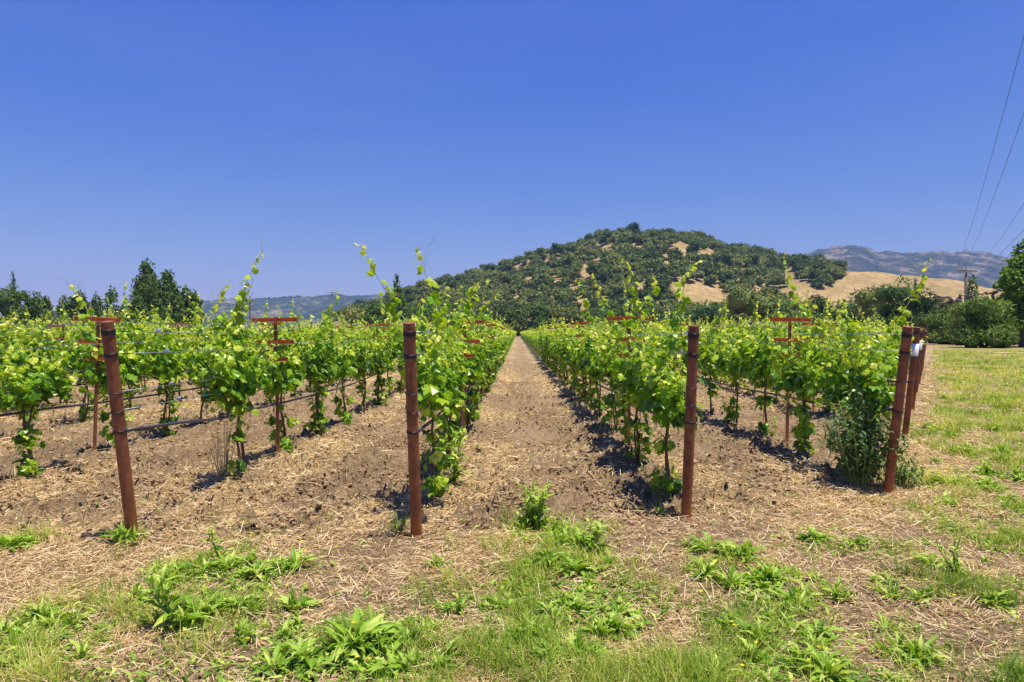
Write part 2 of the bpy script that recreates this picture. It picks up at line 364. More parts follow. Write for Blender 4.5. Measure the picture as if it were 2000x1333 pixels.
# ------------------------------------------------------------------ ground sheet
def ground():
    na = 1000
    an = np.linspace(R(-60), R(60), na)
    r = list(1.9 * 1.0068 ** np.arange(460))
    while r[-1] < 7000: r.append(r[-1] * (1.012 if r[-1] < 120 else 1.06))
    r = np.array(r)
    A, Rr = np.meshgrid(an, r)
    X = Rr * np.sin(A); Y = Rr * np.cos(A) - 1.2
    Z = height(X, Y)
    V = np.stack([X, Y, Z], -1).reshape(-1, 3)
    nr = len(r); i = (np.arange(nr - 1) * na)[:, None]; j = np.arange(na - 1)[None]
    Q = np.stack([i + j, i + j + 1, i + na + j + 1, i + na + j], -1).reshape(-1, 4)
    g = G(); g.add(V, Q, np.clip(green(V[:, 0], V[:, 1]), 0, 1)); straw_v = np.clip(strawd(V[:, 0], V[:, 1]), 0, 1).astype(np.float32)
    # material
    m, nt, p = new_mat('tilled_soil')
    P_ = pos(nt)
    n_big = noise(nt, .9, 5, .6, P_); n_mid = noise(nt, 7, 6, .7, P_); n_fine = noise(nt, 45, 6, .75, P_)
    soil = ramp(nt, n_mid, [(.3, (.15, .10, .057)), (.5, (.30, .215, .130)), (.7, (.46, .35, .22))])
    soil = mix(nt, mapr(nt, n_big, .45, .62, 0, .55), soil, (.50, .37, .23))
    soil = mix(nt, mapr(nt, n_fine, .38, .58, .8, 0), soil, (.13, .078, .046))
    # fine stubble: warped streaks
    st = nt.nodes.new('ShaderNodeMapping'); st.inputs['Scale'].default_value = (90, 14, 30); st.inputs['Rotation'].default_value = (0, 0, .6); nt.links.new(P_, st.inputs[0])
    s1 = noise(nt, 1, 3, .6, st.outputs[0], 1.5)
    st2 = nt.nodes.new('ShaderNodeMapping'); st2.inputs['Scale'].default_value = (12, 95, 30); st2.inputs['Rotation'].default_value = (0, 0, .3); nt.links.new(P_, st2.inputs[0])
    s2 = noise(nt, 1, 3, .6, st2.outputs[0], 1.5)
    stw = mapr(nt, math_(nt, 'MAXIMUM', s1, s2), .60, .72, 0, .8)
    patch = mapr(nt, noise(nt, 1.4, 4, .6, P_), .40, .60, .15, 1)
    soil = mix(nt, math_(nt, 'MULTIPLY', stw, patch), soil, (.66, .50, .29))
    lit = math_(nt, 'MULTIPLY', mapr(nt, attr(nt, 'litter'), .22, 1., .0, .78), mapr(nt, noise(nt, 22, 5, .75, P_), .38, .60, .2, 1))
    soil = mix(nt, lit, soil, ramp(nt, n_fine, [(.3, (.34, .23, .11)), (.5, (.56, .42, .22)), (.7, (.76, .60, .36))]))
    sy_ = nt.nodes.new('ShaderNodeSeparateXYZ'); nt.links.new(P_, sy_.inputs[0])
    far = math_(nt, 'MULTIPLY', mapr(nt, attr(nt), .3, 1.0, 0, .6), mapr(nt, sy_.outputs[1], 5, 14, .12, 1))
    gcol = ramp(nt, n_fine, [(.3, (.13, .17, .03)), (.6, (.32, .33, .07)), (.8, (.50, .42, .16))])
    soil = mix(nt, far, soil, gcol)
    nt.links.new(soil, p.inputs['Base Color']); p.inputs['Roughness'].default_value = .95; p.inputs['Specular IOR Level'].default_value = .1
    bump(nt, p, n_fine, 1.0, .035)
    o = g.obj('ground', m, smooth=True); o['kind'] = 'structure'
    a = o.data.attributes.new('litter', 'FLOAT', 'POINT'); a.data.foreach_set('value', straw_v)
ground()

# dirt road at far right
g = G(); t = np.linspace(0, 1, 30)
cx = 37 + 60 * t; cyy = 54 - 30 * t; w = 1.6
V = np.stack([np.c_[cx, cyy - w, height(cx, cyy - w) + .03], np.c_[cx, cyy + w, height(cx, cyy + w) + .03]], 1).reshape(-1, 3)
g.add(V, np.array([[2 * i, 2 * i + 2, 2 * i + 3, 2 * i + 1] for i in range(29)]))
g.obj('dirt_road', plain('road_dust', (.50, .38, .26), .95, 0, .1, .15, 2))['kind'] = 'structure'

# ------------------------------------------------------------------ hill, ridge, mountains
PX = np.array([560, 640, 700, 760, 830, 900, 960, 1020, 1100, 1150, 1190, 1250, 1350, 1400, 1470, 1500, 1540, 1580, 1620, 1650, 1700, 1750, 1800, 1850, 1900, 1950, 2010, 2100, 2250])
PY = np.array([640, 626, 606, 586, 560, 541, 525, 507, 486, 468, 458, 456, 460, 473, 485, 499, 507, 513, 524, 533, 533, 534, 537, 541, 547, 555, 566, 590, 640])
DC0, DC1 = 800., 620.
PY = PY + np.interp(PX, [700, 900, 1100, 1250, 1450, 1560, 1700], [4, 14, 22, 22, 20, 16, 12])
def crest(px):
    d = DC0 + (DC1 - DC0) * sm(1480, 1680, px); e = (650 - np.interp(px, PX, PY)) / F
    return d, e * d + HC
def hillz(px, d):
    dc, h = crest(px); d0 = 330.
    t = (d - d0) / (dc - d0)
    f = np.where(t < 1, np.sin(np.clip(t, 0, 1) * math.pi / 2) ** 1.25, np.clip(1 - (t - 1) ** 2 * 1.1, 0, 1))
    X = (px - 1010) / F * d
    rough = (fbm(X / 55, d / 55, 4, 61) - .5) * 26 * np.clip(f, 0, 1) * np.clip(h / 60, 0, 1) * sm(1.25, .9, t) * (1 - .93 * sm(.8, 1, t))
    return h * f + rough
def hill():
    px = np.linspace(520, 2300, 420); tt = np.linspace(320, 1150, 160)
    PXX, D = np.meshgrid(px, tt)
    X = (PXX - 1010) / F * D; Z = hillz(PXX, D)
    V = np.stack([X, D, Z - .5], -1).reshape(-1, 3); na = len(px)
    i = (np.arange(len(tt) - 1) * na)[:, None]; j = np.arange(na - 1)[None]
    Q = np.stack([i + j, i + j + 1, i + na + j + 1, i + na + j], -1).reshape(-1, 4)
    m, nt, p = new_mat('dry_hill_grass')
    P_ = pos(nt)
    a = noise(nt, .02, 6, .65, P_); b = noise(nt, .18, 6, .7, P_)
    c = ramp(nt, b, [(.3, (.22, .145, .068)), (.5, (.35, .245, .12)), (.7, (.47, .345, .185))])
    c = mix(nt, mapr(nt, a, .48, .62, 0, .7), c, (.20, .17, .07)); c = mix(nt, mapr(nt, noise(nt, .5, 3, .6, P_), .62, .70, 0, .6), c, (.10, .11, .04))
    mp = nt.nodes.new('ShaderNodeMapping'); mp.inputs['Scale'].default_value = (.35, .05, .3); nt.links.new(P_, mp.inputs[0])
    c = mix(nt, mapr(nt, noise(nt, 1, 4, .7, mp.outputs[0]), .55, .75, 0, .5), c, (.24, .16, .08))
    nt.links.new(c, p.inputs['Base Color']); p.inputs['Roughness'].default_value = 1; p.inputs['Specular IOR Level'].default_value = .05
    bump(nt, p, b, .5, 1.5)
    g = G(); g.add(V, Q); g.obj('hill', m, smooth=True)['kind'] = 'structure'
hill()

def range_mat(name, dark, mid, pale, sc):
    m, nt, p = new_mat(name); P_ = pos(nt)
    mp = nt.nodes.new('ShaderNodeMapping'); mp.inputs['Scale'].default_value = (1, .45, 2.2); nt.links.new(P_, mp.inputs[0])
    a = noise(nt, sc, 8, .72, mp.outputs[0]); b = noise(nt, sc * 7, 6, .75, mp.outputs[0])
    c = ramp(nt, math_(nt, 'ADD', math_(nt, 'MULTIPLY', a, .6), math_(nt, 'MULTIPLY', b, .4)), [(.42, dark), (.51, mid), (.60, pale)])
    nt.links.new(c, p.inputs['Base Color']); p.inputs['Roughness'].default_value = 1; p.inputs['Specular IOR Level'].default_value = .03
    return m
def far_range(name, px_, py_, D, depth, rough, mat, seed):
    px = np.linspace(px_[0], px_[-1], 520); t = np.linspace(0, 1.5, 90)
    A, T = np.meshgrid(px, t); d = D - depth + depth * T
    e = (650 - np.interp(A, px_, py_)) / F * D + HC
    X = (A - 1010) / F * d
    f = np.where(T < 1, np.sin(T.clip(0, 1) * math.pi / 2), 1 - (T - 1) ** 2 * 2)
    ridg = 1 - np.abs(fbm(X / rough, d / (rough * 1.6), 5, seed) * 2 - 1) * 2
    Z = e * f + (ridg - .6) * D * .022 * f * sm(1.4, .5, T) * (1 - .75 * sm(.75, 1, T))
    Z = Z + (fbm(X / (rough * .12), d / (rough * .12), 3, seed + 5) - .5) * D * .0045
    V = np.stack([X, d, Z - 2], -1).reshape(-1, 3); na = len(px)
    i = (np.arange(len(t) - 1) * na)[:, None]; j = np.arange(na - 1)[None]
    Q = np.stack([i + j, i + j + 1, i + na + j + 1, i + na + j], -1).reshape(-1, 4)
    g = G(); g.add(V, Q); g.obj(name, mat, smooth=False)['kind'] = 'structure'
far_range('mountains', [1300, 1450, 1540, 1585, 1620, 1650, 1690, 1715, 1750, 1772, 1800, 1830, 1855, 1880, 1920, 1955, 2010, 2100, 2250],
          [606, 548, 520, 505, 497, 494, 499, 507, 503, 500, 504, 507, 510, 505, 509, 517, 526, 550, 600], 4200, 1900, 420,
          range_mat('chaparral', (.012, .02, .014), (.045, .045, .035), (.30, .23, .17), .009), 91)
far_range('distant_ridge', [-300, 0, 200, 340, 390, 430, 500, 560, 620, 690, 740, 800, 900],
          [640, 618, 606, 599, 596, 590, 587, 588, 588, 585, 582, 590, 640], 4600, 2000, 600,
          range_mat('ridge_cover', (.018, .03, .022), (.03, .042, .032), (.26, .21, .14), .004), 131)

# ------------------------------------------------------------------ trees
def crown_geo(rng, lobes, nleaf, size, core=.78, flat=.25, shape=LEAFQ, tj=.22):
    """lobes: (cx,cy,cz,rx,ry,rz)"""
    g = G(); L = np.array(lobes, float)
    wts = (L[:, 3] * L[:, 4] * L[:, 5]) ** (2 / 3); wts /= wts.sum()
    k = rng.choice(len(L), nleaf, p=wts)
    u = rng.normal(size=(nleaf, 3)); u /= np.linalg.norm(u, axis=1)[:, None]
    u[:, 2] = np.where(u[:, 2] < -.35, -u[:, 2], u[:, 2])
    lump = 1 + .35 * (fbm(u[:, 0] * 2.6 + k * 5.1, u[:, 1] * 2.6 + u[:, 2] * 2.1 + k, 3, 7) - .5) * 2
    rad = lump * (.80 + .26 * rng.random(nleaf) ** .7)
    Pn = L[k, :3] + u * L[k, 3:] * rad[:, None]
    d = rng.normal(size=(nleaf, 3)) + u * .6 + np.array([0, 0, -flat])
    nrm = u + rng.normal(size=(nleaf, 3)) * .55 + np.array([0, 0, .35])
    s = size * (.6 + .8 * rng.random(nleaf))
    tint = np.clip(.5 + (vn(Pn[:, 0] * .6 / size * .3 + 9, Pn[:, 2] * .6 / size * .3, 3) - .5) * .5 + rng.normal(size=nleaf) * tj * .6, 0, 1)
    g.many(shape[0], shape[1], basis(d, nrm, s), Pn, tint)
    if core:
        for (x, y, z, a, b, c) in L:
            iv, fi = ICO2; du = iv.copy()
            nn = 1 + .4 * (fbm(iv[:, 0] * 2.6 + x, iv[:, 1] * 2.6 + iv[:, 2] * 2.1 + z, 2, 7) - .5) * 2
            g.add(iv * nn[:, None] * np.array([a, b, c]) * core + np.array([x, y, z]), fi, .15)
    return g
def round_lobes(rng, W, H, n, base=.25):
    """lobes filling a broad crown of width W, height H standing on z=0"""
    L = [(0, 0, H * .62, W * .30, W * .30, H * .34)]
    for i in range(n):
        a = i * 2.4 + rng.random() * .8; q = .55 + .4 * rng.random(); zz = H * (base + (1 - base - .18) * rng.random())
        w = W * .5 * q * math.sqrt(max(.15, 1 - ((zz / H - .5) * 1.5) ** 2))
        s = W * (.13 + .09 * rng.random())
        L.append((math.cos(a) * w * .78, math.sin(a) * w * .78, zz, s * 1.15, s * 1.15, s * .95))
    return L
def trunk_geo(rng, H, r, spread=.2, limbs=4, n=7):
    g = G(); top = np.array([rng.normal() * .05 * H, rng.normal() * .05 * H, H * .55])
    t = np.linspace(0, 1, 6)[:, None]; pts = t * top + np.c_[np.sin(t * 3) * .02 * H, np.cos(t * 2) * .02 * H - .02 * H, 0 * t - .05]
    tube(g, pts, np.linspace(r * 1.3, r * .6, 6), n)
    for k in range(limbs):
        a = k * 2.4 + rng.random(); s = pts[2 + k % 3]
        e = s + np.array([math.cos(a) * spread * H, math.sin(a) * spread * H, H * (.2 + .15 * rng.random())])
        m_ = (s + e) / 2 + np.array([0, 0, -.03 * H])
        tube(g, [s, m_, e], [r * .55, r * .38, r * .15], 5)
    return g

rng = np.random.default_rng(4)
# hillside oaks
OAK = []; MAXOAK = 1500
for v in range(8):
    W, H = 10 + 2.5 * rng.random(), 6.8 + 1.8 * rng.random()
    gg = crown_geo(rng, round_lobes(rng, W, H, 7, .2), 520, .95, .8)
    gt = trunk_geo(rng, H, .35, .18, 2, 5); gg.merge(gt)
    OAK.append(gg)
OAKM = [o.mesh('oak_tree', M['oak'], False) for o in OAK]
CLEAR = [(1188, 482, 20, 12), (1245, 478, 26, 9), (1175, 500, 10, 10), (1325, 484, 26, 18), (1300, 505, 16, 26), (1380, 490, 26, 12), (1360, 575, 70, 30), (1320, 560, 26, 24), (1140, 535, 18, 22), (1120, 560, 26, 9),
         (1505, 566, 50, 12), (1538, 540, 20, 22), (1470, 572, 40, 10), (1610, 572, 60, 14), (1700, 560, 80, 40), (1800, 560, 140, 32), (1900, 570, 100, 30), (1600, 590, 60, 25),
         (1060, 510, 12, 8), (1090, 545, 12, 8), (1000, 540, 10, 6), (1010, 575, 14, 6), (1230, 530, 16, 12), (1260, 560, 20, 14), (1430, 505, 10, 12), (1180, 585, 30, 6), (940, 560, 9, 5), (1400, 600, 60, 14), (1440, 545, 14, 10), (1290, 590, 22, 12)]
cand = []
tries = 26000
cpx = rng.uniform(640, 1690, tries); cd = rng.uniform(350, 815, tries) ** 1.0
cz = hillz(cpx, cd); cX = (cpx - 1010) / F * cd
cyy = 650 - (cz - HC) / cd * F
grid = {}
for i in range(tries):
    x, y, d = cpx[i], cyy[i], cd[i]
    if y > 628 and x < 1250: continue
    if crest(x)[0] < d - 12: continue
    inc = any(((x - a) / b) ** 2 + ((y - 8 - c) / e) ** 2 < .62 + .6 * vn(x / 9., y / 6., 3) for a, b, c, e in [(q[0], q[2], q[1], q[3]) for q in CLEAR])
    if inc: continue
    if x > 1522 and not (((x - 1600) / 44) ** 2 + ((y - 538) / 24) ** 2 < 1 or (x < 1580 and y < np.interp(x, PX, PY) + 7)): continue
    dens = .6 + .4 * sm(900, 1150, x); small = x < 1150 and rng.random() < .5
    if rng.random() > dens and fbm(np.array(cX[i] / 40), np.array(d / 40), 2, 5) < .52: continue
    rr = 5.6 if not small else 4.2
    key = (int(cX[i] // 8), int(d // 8)); ok = True
    for a in (-1, 0, 1):
        for b in (-1, 0, 1):
            for (ox, od, orr) in grid.get((key[0] + a, key[1] + b), []):
                if (ox - cX[i]) ** 2 + (od - d) ** 2 < ((rr + orr) * (.76 if x < 1180 else .68)) ** 2: ok = False
    if not ok: continue
    grid.setdefault(key, []).append((cX[i], d, rr))
    cand.append((x, y, d, cX[i], cz[i], rr / 5.6 * (.68 + .62 * rng.random() ** 1.4)))
# visible screen size order; crest ones always kept
cand.sort(key=lambda c: -(c[5] / c[2]) * (1.4 if c[1] < np.interp(c[0], PX, PY) + 14 else 1))
ind, rest = cand[:290], cand[290:]
def oak_label(x, y):
    if y < np.interp(x, PX, PY) + 12: z = 'crest'
    elif x > 1530: z = 'spur'
    elif x < 1000: z = 'left'
    elif y > 560: z = 'foot'
    elif x < 1280: z = 'mid'
    else: z = 'right'
    return {'crest': ('dark oak standing against the sky along the crest of the wooded hill', 'oaks along the hill crest'),
            'spur': ('dark round oak in the grove on the golden spur right of the wooded hill', 'oaks on the golden spur'),
            'left': ('small oak or shrub on the long left shoulder of the wooded hill', 'oaks on the left shoulder of the hill'),
            'foot': ('dark oak low on the wooded hill, just above the valley tree belt', 'oaks at the foot of the hill'),
            'mid': ('dark oak among pale clearings on the middle of the wooded hill', 'oaks on the middle of the hill'),
            'right': ('dense dark oak in the closed wood on the right part of the hill', 'oaks on the right part of the hill')}[z]
for q, (x, y, d, X, Z, s) in enumerate(ind):
    o = link('oak_tree', OAKM[q % 8]); o.location = (X, d, Z - .6); o.rotation_euler.z = q * 1.7; o.scale = (s, s, s * (.85 + .3 * ((q * 7) % 10) / 10))
    l, gr = oak_label(x, y); tag(o, l, 'oak tree', gr)
g = G()
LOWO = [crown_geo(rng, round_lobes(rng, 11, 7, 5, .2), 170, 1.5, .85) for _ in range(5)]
for q, (x, y, d, X, Z, s) in enumerate(rest[:1500]): g.merge(LOWO[q % 5], (X, d, Z - .6), q * 1.3, s)
if rest: tag(g.obj('hillside_oaks', M['oak']), 'mass of further oaks filling in the wooded hillside between the nearer oaks', 'oak wood', kind='stuff')
print('OAKS', len(cand))

# single trees: (px centre, top y, width px, distance, kind, label, name, cat)
TREES = [
 (285, 512, 62, 150, 'cone', 'tall dense conifer, the tallest tree at left, broad pointed crown', 'conifer_tree'),
 (325, 531, 62, 152, 'cone', 'slightly shorter pointed conifer touching the tallest conifer on its right', 'conifer_tree'),
 (362, 560, 42, 158, 'round', 'dark bushy tree leaning out right of the two pointed conifers', 'broadleaf_tree'),
 (378, 572, 30, 156, 'round', 'small round tree at the right end of the conifer clump', 'broadleaf_tree'),
 (22, 531, 40, 170, 'fir', 'narrow spiky fir rising above round trees at far left edge', 'fir_tree'),
 (12, 560, 60, 160, 'round', 'dark round oak below the narrow spiky fir', 'oak_tree'),
 (62, 570, 56, 165, 'round', 'dark oak with loose right side beside the spiky fir', 'oak_tree'),
 (85, 578, 26, 168, 'round', 'small dark tree at the right end of the far left tree group', 'oak_tree'),
 (125, 578, 46, 190, 'round', 'low round tree left in the small gap group before the conifers', 'broadleaf_tree'),
 (152, 571, 44, 190, 'round', 'middle round tree in the low group left of the conifers', 'broadleaf_tree'),
 (185, 577, 34, 192, 'loose', 'small thin tree between low round trees and the feathery tree', 'broadleaf_tree'),
 (216, 562, 40, 170, 'loose', 'feathery open tree just left of the two pointed conifers', 'broadleaf_tree'),
 (240, 595, 30, 180, 'round', 'low bush filling the gap beside the tallest conifer', 'bush'),
 (776, 536, 74, 200, 'fir2', 'dark pyramidal conifer standing before the left foot of the wooded hill', 'conifer_tree'),
 (735, 590, 70, 240, 'round', 'low dark tree left of the pyramidal conifer', 'broadleaf_tree'),
 (700, 602, 50, 250, 'round', 'small tree at the left end of the valley tree belt', 'broadleaf_tree'),
 (840, 590, 80, 270, 'round', 'broad tree right of the pyramidal conifer in the valley belt', 'broadleaf_tree'),
 (905, 598, 80, 275, 'round', 'low wide tree in the belt under the hill shoulder', 'broadleaf_tree'),
 (960, 600, 70, 280, 'round', 'dark tree in the belt just left of the centre path end', 'broadleaf_tree'),
 (1010, 592, 60, 285, 'round', 'dark tree closing the far end of the centre path', 'broadleaf_tree'),
 (1055, 596, 60, 285, 'round', 'dark tree in the belt just right of the centre path end', 'broadleaf_tree'),
 (1110, 600, 70, 280, 'round', 'dark low tree second right of the centre path end', 'broadleaf_tree'),
 (1175, 602, 80, 275, 'round', 'wide low tree in the belt below the hill face', 'broadleaf_tree'),
 (1250, 598, 80, 270, 'round', 'belt tree under the steep middle of the hill', 'broadleaf_tree'),
 (1330, 606, 70, 262, 'round', 'low belt tree below the big golden clearing', 'broadleaf_tree'),
 (1400, 598, 70, 240, 'round', 'belt tree left of the large round valley oak', 'broadleaf_tree'),
 (1478, 566, 90, 200, 'round', 'large round dark valley oak below the golden spur', 'oak_tree'),
 (1535, 578, 80, 190, 'round', 'mid green tree right of the large round valley oak', 'broadleaf_tree'),
 (1590, 580, 60, 205, 'round', 'darker tree in the valley belt under the spur grove', 'broadleaf_tree'),
 (1640, 592, 70, 180, 'round', 'low tree in the belt below the golden slope', 'broadleaf_tree'),
 (1700, 566, 64, 150, 'round', 'round mid green tree in the belt left of the tallest belt tree', 'broadleaf_tree'),
 (1756, 548, 76, 130, 'round', 'tallest tree of the right valley belt, rough dark crown', 'oak_tree'),
 (1800, 572, 70, 120, 'round', 'dark tree right of the tallest belt tree', 'oak_tree'),
 (1838, 592, 60, 105, 'round', 'shaded bushy tree behind the grey fallen limbs', 'broadleaf_tree'),
 (1893, 540, 34, 150, 'loose', 'thin airy tree beside the power pole on the golden slope', 'broadleaf_tree'),
 (1955, 576, 70, 88, 'round', 'bushy tree between the round willow bush and the big edge oak', 'broadleaf_tree'),
 (1992, 480, 96, 74, 'big', 'tall bright green oak cut by the right edge of the view', 'oak_tree'),
 (2050, 500, 120, 78, 'big', 'large oak just beyond the right edge behind the bright oak', 'oak_tree'),
 (1912, 583, 116, 72, 'bush', 'big round willowy bush standing on the grass at right', 'bush'),
 (1845, 622, 60, 92, 'bush', 'low dark bush left of the big round willowy bush', 'bush'),
]
def cone_lobes(rng, W, H, n, powr=.75, blunt=.1):
    L = []
    for i in range(n):
        t = (i + .5) / n; rw = W * .5 * (blunt + (1 - blunt) * (1 - t) ** powr)
        if t < .12: rw *= .85
        k = max(1, int(6 * (1 - t) + 1))
        for j in range(k):
            a = j * 2 * math.pi / k + i * 1.1; s = rw * (.42 + .15 * rng.random()) + .15
            L.append((math.cos(a) * rw * .62, math.sin(a) * rw * .62, H * (.04 + .92 * t), s, s, s * .9 + H / n * .3))
    for i in range(7):
        t = (i + .4) / 7; rw = W * .5 * (blunt + (1 - blunt) * (1 - t) ** powr); L.append((0, 0, H * t, rw * .86, rw * .86, H / 7 * .85))
    L.append((0, 0, H * .95, W * .05 + .12, W * .05 + .12, H * .05))
    return L
for (x, ty, w, d, kind, label, name) in TREES:
    if 1380 < x < 1860: w *= 1.35; ty -= 4
    H = zat(ty, d); W = w / F * d; X = at(x, d)
    root = link(name, None, None, (X, d, -.05)); root.rotation_euler.z = 0
    tag(root, label, 'bush' if name == 'bush' else name.replace('_', ' '))
    matk = 'tree'; px_size = d / 683.
    ls = max(.16, 2.0 * px_size)
    if kind == 'cone':
        lob = cone_lobes(rng, W * 1.22, H, 9, .55, .16); gc = crown_geo(rng, lob, 6500, ls * .95, .70, .3); matk = 'conifer'
    elif kind in ('fir', 'fir2'):
        lob = cone_lobes(rng, W, H, 16 if kind == 'fir' else 11, 1.0 if kind == 'fir' else .85, .04)
        gc = crown_geo(rng, lob, 3000, ls * .85, .45 if kind == 'fir' else .6, .6); matk = 'conifer'
    elif kind == 'loose':
        lob = round_lobes(rng, W * .85, H, 8, .3); gc = crown_geo(rng, lob, 800, ls, 0, .2)
    elif kind == 'bush':
        lob = round_lobes(rng, W * .95, H * .97, 16, .08) + [(math.cos(a) * W * .3, math.sin(a) * W * .3, H * .22, W * .2, W * .2, H * .25) for a in np.arange(7) * .9]
        gc = crown_geo(rng, lob, 9000, .26, .72, -.3, shape=(QUAD[0] * np.array([.32, 1.2, 1]), QUAD[1])); matk = 'willow'
    elif kind == 'big':
        lob = round_lobes(rng, W, H, 22, .2); gc = crown_geo(rng, lob, 9000, .32, .7); matk = 'bright'
    else:
        lob = round_lobes(rng, W * 1.05, H * 1.0, 10, .15) + [(math.cos(a) * W * .28, math.sin(a) * W * .28, H * .2, W * .2, W * .2, H * .22) for a in np.arange(5) * 1.256]
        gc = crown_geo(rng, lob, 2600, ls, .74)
        matk = 'oak' if x in (1838, 1955, 1800) or not (x * 7 + ty) % 3 else 'tree'
    gc.obj('crown', M[matk], root)
    trunk_geo(rng, H, max(.12, H * .028), .15, 4).obj('trunk', M['bark'], root, True)

# far wood closing the plain behind the vineyard at left and along the belt
g = G()
for q in range(260):
    x = rng.uniform(-150, 2150) if q < 170 else rng.uniform(1250, 1800); d = 300 + 60 * rng.random()
    s = .7 + .6 * rng.random()
    if 380 < x < 680: s *= .42; d += 60
    if x > 1650: s *= .8
    if x > 1250 and q % 2: s *= 1.35
    g.merge(LOWO[q % 5], (at(x, d), d, -.3), q * 1.3, s)
tag(g.obj('valley_wood', M['oak']), 'continuous low dark wood along the valley floor behind the vineyard', 'wood', kind='stuff')

# fallen grey limbs
def limbs(pts_list, r, label, name='dead_branch'):
    g = G()
    for P in pts_list:
        P = np.array(P, float); k = len(P); t = np.linspace(0, 1, 18); q = np.stack([np.interp(t, np.linspace(0, 1, k), P[:, c]) for c in range(3)], 1)
        q += rng.normal(size=q.shape) * r * .5
        tube(g, q, np.linspace(r, r * .35, 18), 7)
    tag(g.obj(name, M['bark'], None, True), label, 'dead branch')
def wp(x, y, d, dy=0): return (at(x, d), d + dy, zat(y, d))
D = 84
limbs([[wp(1862, 640, D), wp(1868, 606, D), wp(1862, 588, D), wp(1846, 580, D), wp(1826, 578, D)], [wp(1862, 588, D), wp(1850, 592, D, .5), wp(1838, 600, D, 1)],
       [wp(1867, 610, D), wp(1855, 600, D, -.5), wp(1844, 606, D, -1)], [wp(1866, 600, D), wp(1872, 590, D), wp(1868, 580, D)]], .32, 'grey bare crooked limb arching out of the bushes at the valley belt')
D = 80
limbs([[wp(1960, 620, D, 2), wp(1945, 590, D, 1), wp(1934, 574, D), wp(1920, 571, D), wp(1906, 578, D)], [wp(1934, 574, D), wp(1942, 568, D), wp(1952, 570, D)]], .22, 'thin grey bare limb poking out above the big round bush')

# ------------------------------------------------------------------ power poles and lines
def pole(x, ty, d, arms, label, r=.16):
    H = zat(ty, d); X = at(x, d)
    root = link('utility_pole', None, None, (X, d, 0)); tag(root, label, 'utility pole', 'wooden utility poles')
    g = G(); tube(g, [(0, 0, -.2), (0, 0, H * .5), (0, 0, H)], [r * 1.15, r, r * .8], 8); g.obj('pole', M['pole'], root, True)
    for (z, L, ang) in arms:
        g = G(); c, s = math.cos(ang), math.sin(ang)
        box(g, (0, -r - .08, H - z), (L, .12, .14), [[c, -s, 0], [s, c, 0], [0, 0, 1]]); a = g.obj('cross_arm', M['pole'], root)
        for u in (-.45, -.2, .2, .45):
            g = G(); tube(g, [(u * L * c, u * L * s - r - .08, H - z + .07), (u * L * c, u * L * s - r - .08, H - z + .3)], [.07, .04], 6); g.obj('insulator', M['insul'], a)
    return X, H
PD = 100
RX, RH = pole(1881, 524, PD, [(.5, 3.4, .25), (4.1, 2.2, .25)], 'wooden utility pole with two crossarms on the golden slope at right', .2)
pole(648, 569, 230, [(.5, 3.2, 0)], 'distant thin pole with one crossarm before the far left ridge', .2)
pole(1783, 544, 135, [(.5, .9, .3)], 'short pole top sticking out above the belt trees at right', .28)
pole(487, 578, 150, [(1.0, 2.2, .2), (2.2, 1.6, .2)], 'pole with bulky crossarms behind the tall shoot at left', .2)
pole(174, 588, 140, [], 'bare thin post between the low trees at left', .14)
pole(1984, 560, 90, [], 'bare post under the big oak at the right edge', .1)
def cable(p0, p1, sag, r, label):
    g = G(); t = np.linspace(0, 1, 40)[:, None]
    q = np.array(p0) * (1 - t) + np.array(p1) * t; q[:, 2] -= sag * 4 * t[:, 0] * (1 - t[:, 0])
    tube(g, q, r, 5); tag(g.obj('power_line', M['cable'], None, True), label, 'power line', 'overhead power lines')
def far_end(x, y, d): return (at(x, d), d, zat(y, d))
near = [(2060, -200, 16, 'leftmost thin overhead power line crossing the blue sky'), (2060, 20, 19, 'second overhead power line from the left in the sky'),
        (2060, 285, 26, 'third overhead power line from the left, lower in the sky'), (2040, 400, 28, 'fourth overhead power line, low near the right edge'), (2040, 425, 30, 'lowest overhead power line near the right edge')]
for k, (x, y, d, lb) in enumerate(near):
    u = [-1.5, -.7, .7, 1.5, -1.0][k]; zz = RH - .15 if k < 4 else RH - 3.8
    cable((RX + u, PD - .2, zz), far_end(x, y, d), .9 if k < 3 else .5, .010 + .004 * (k > 2), lb)

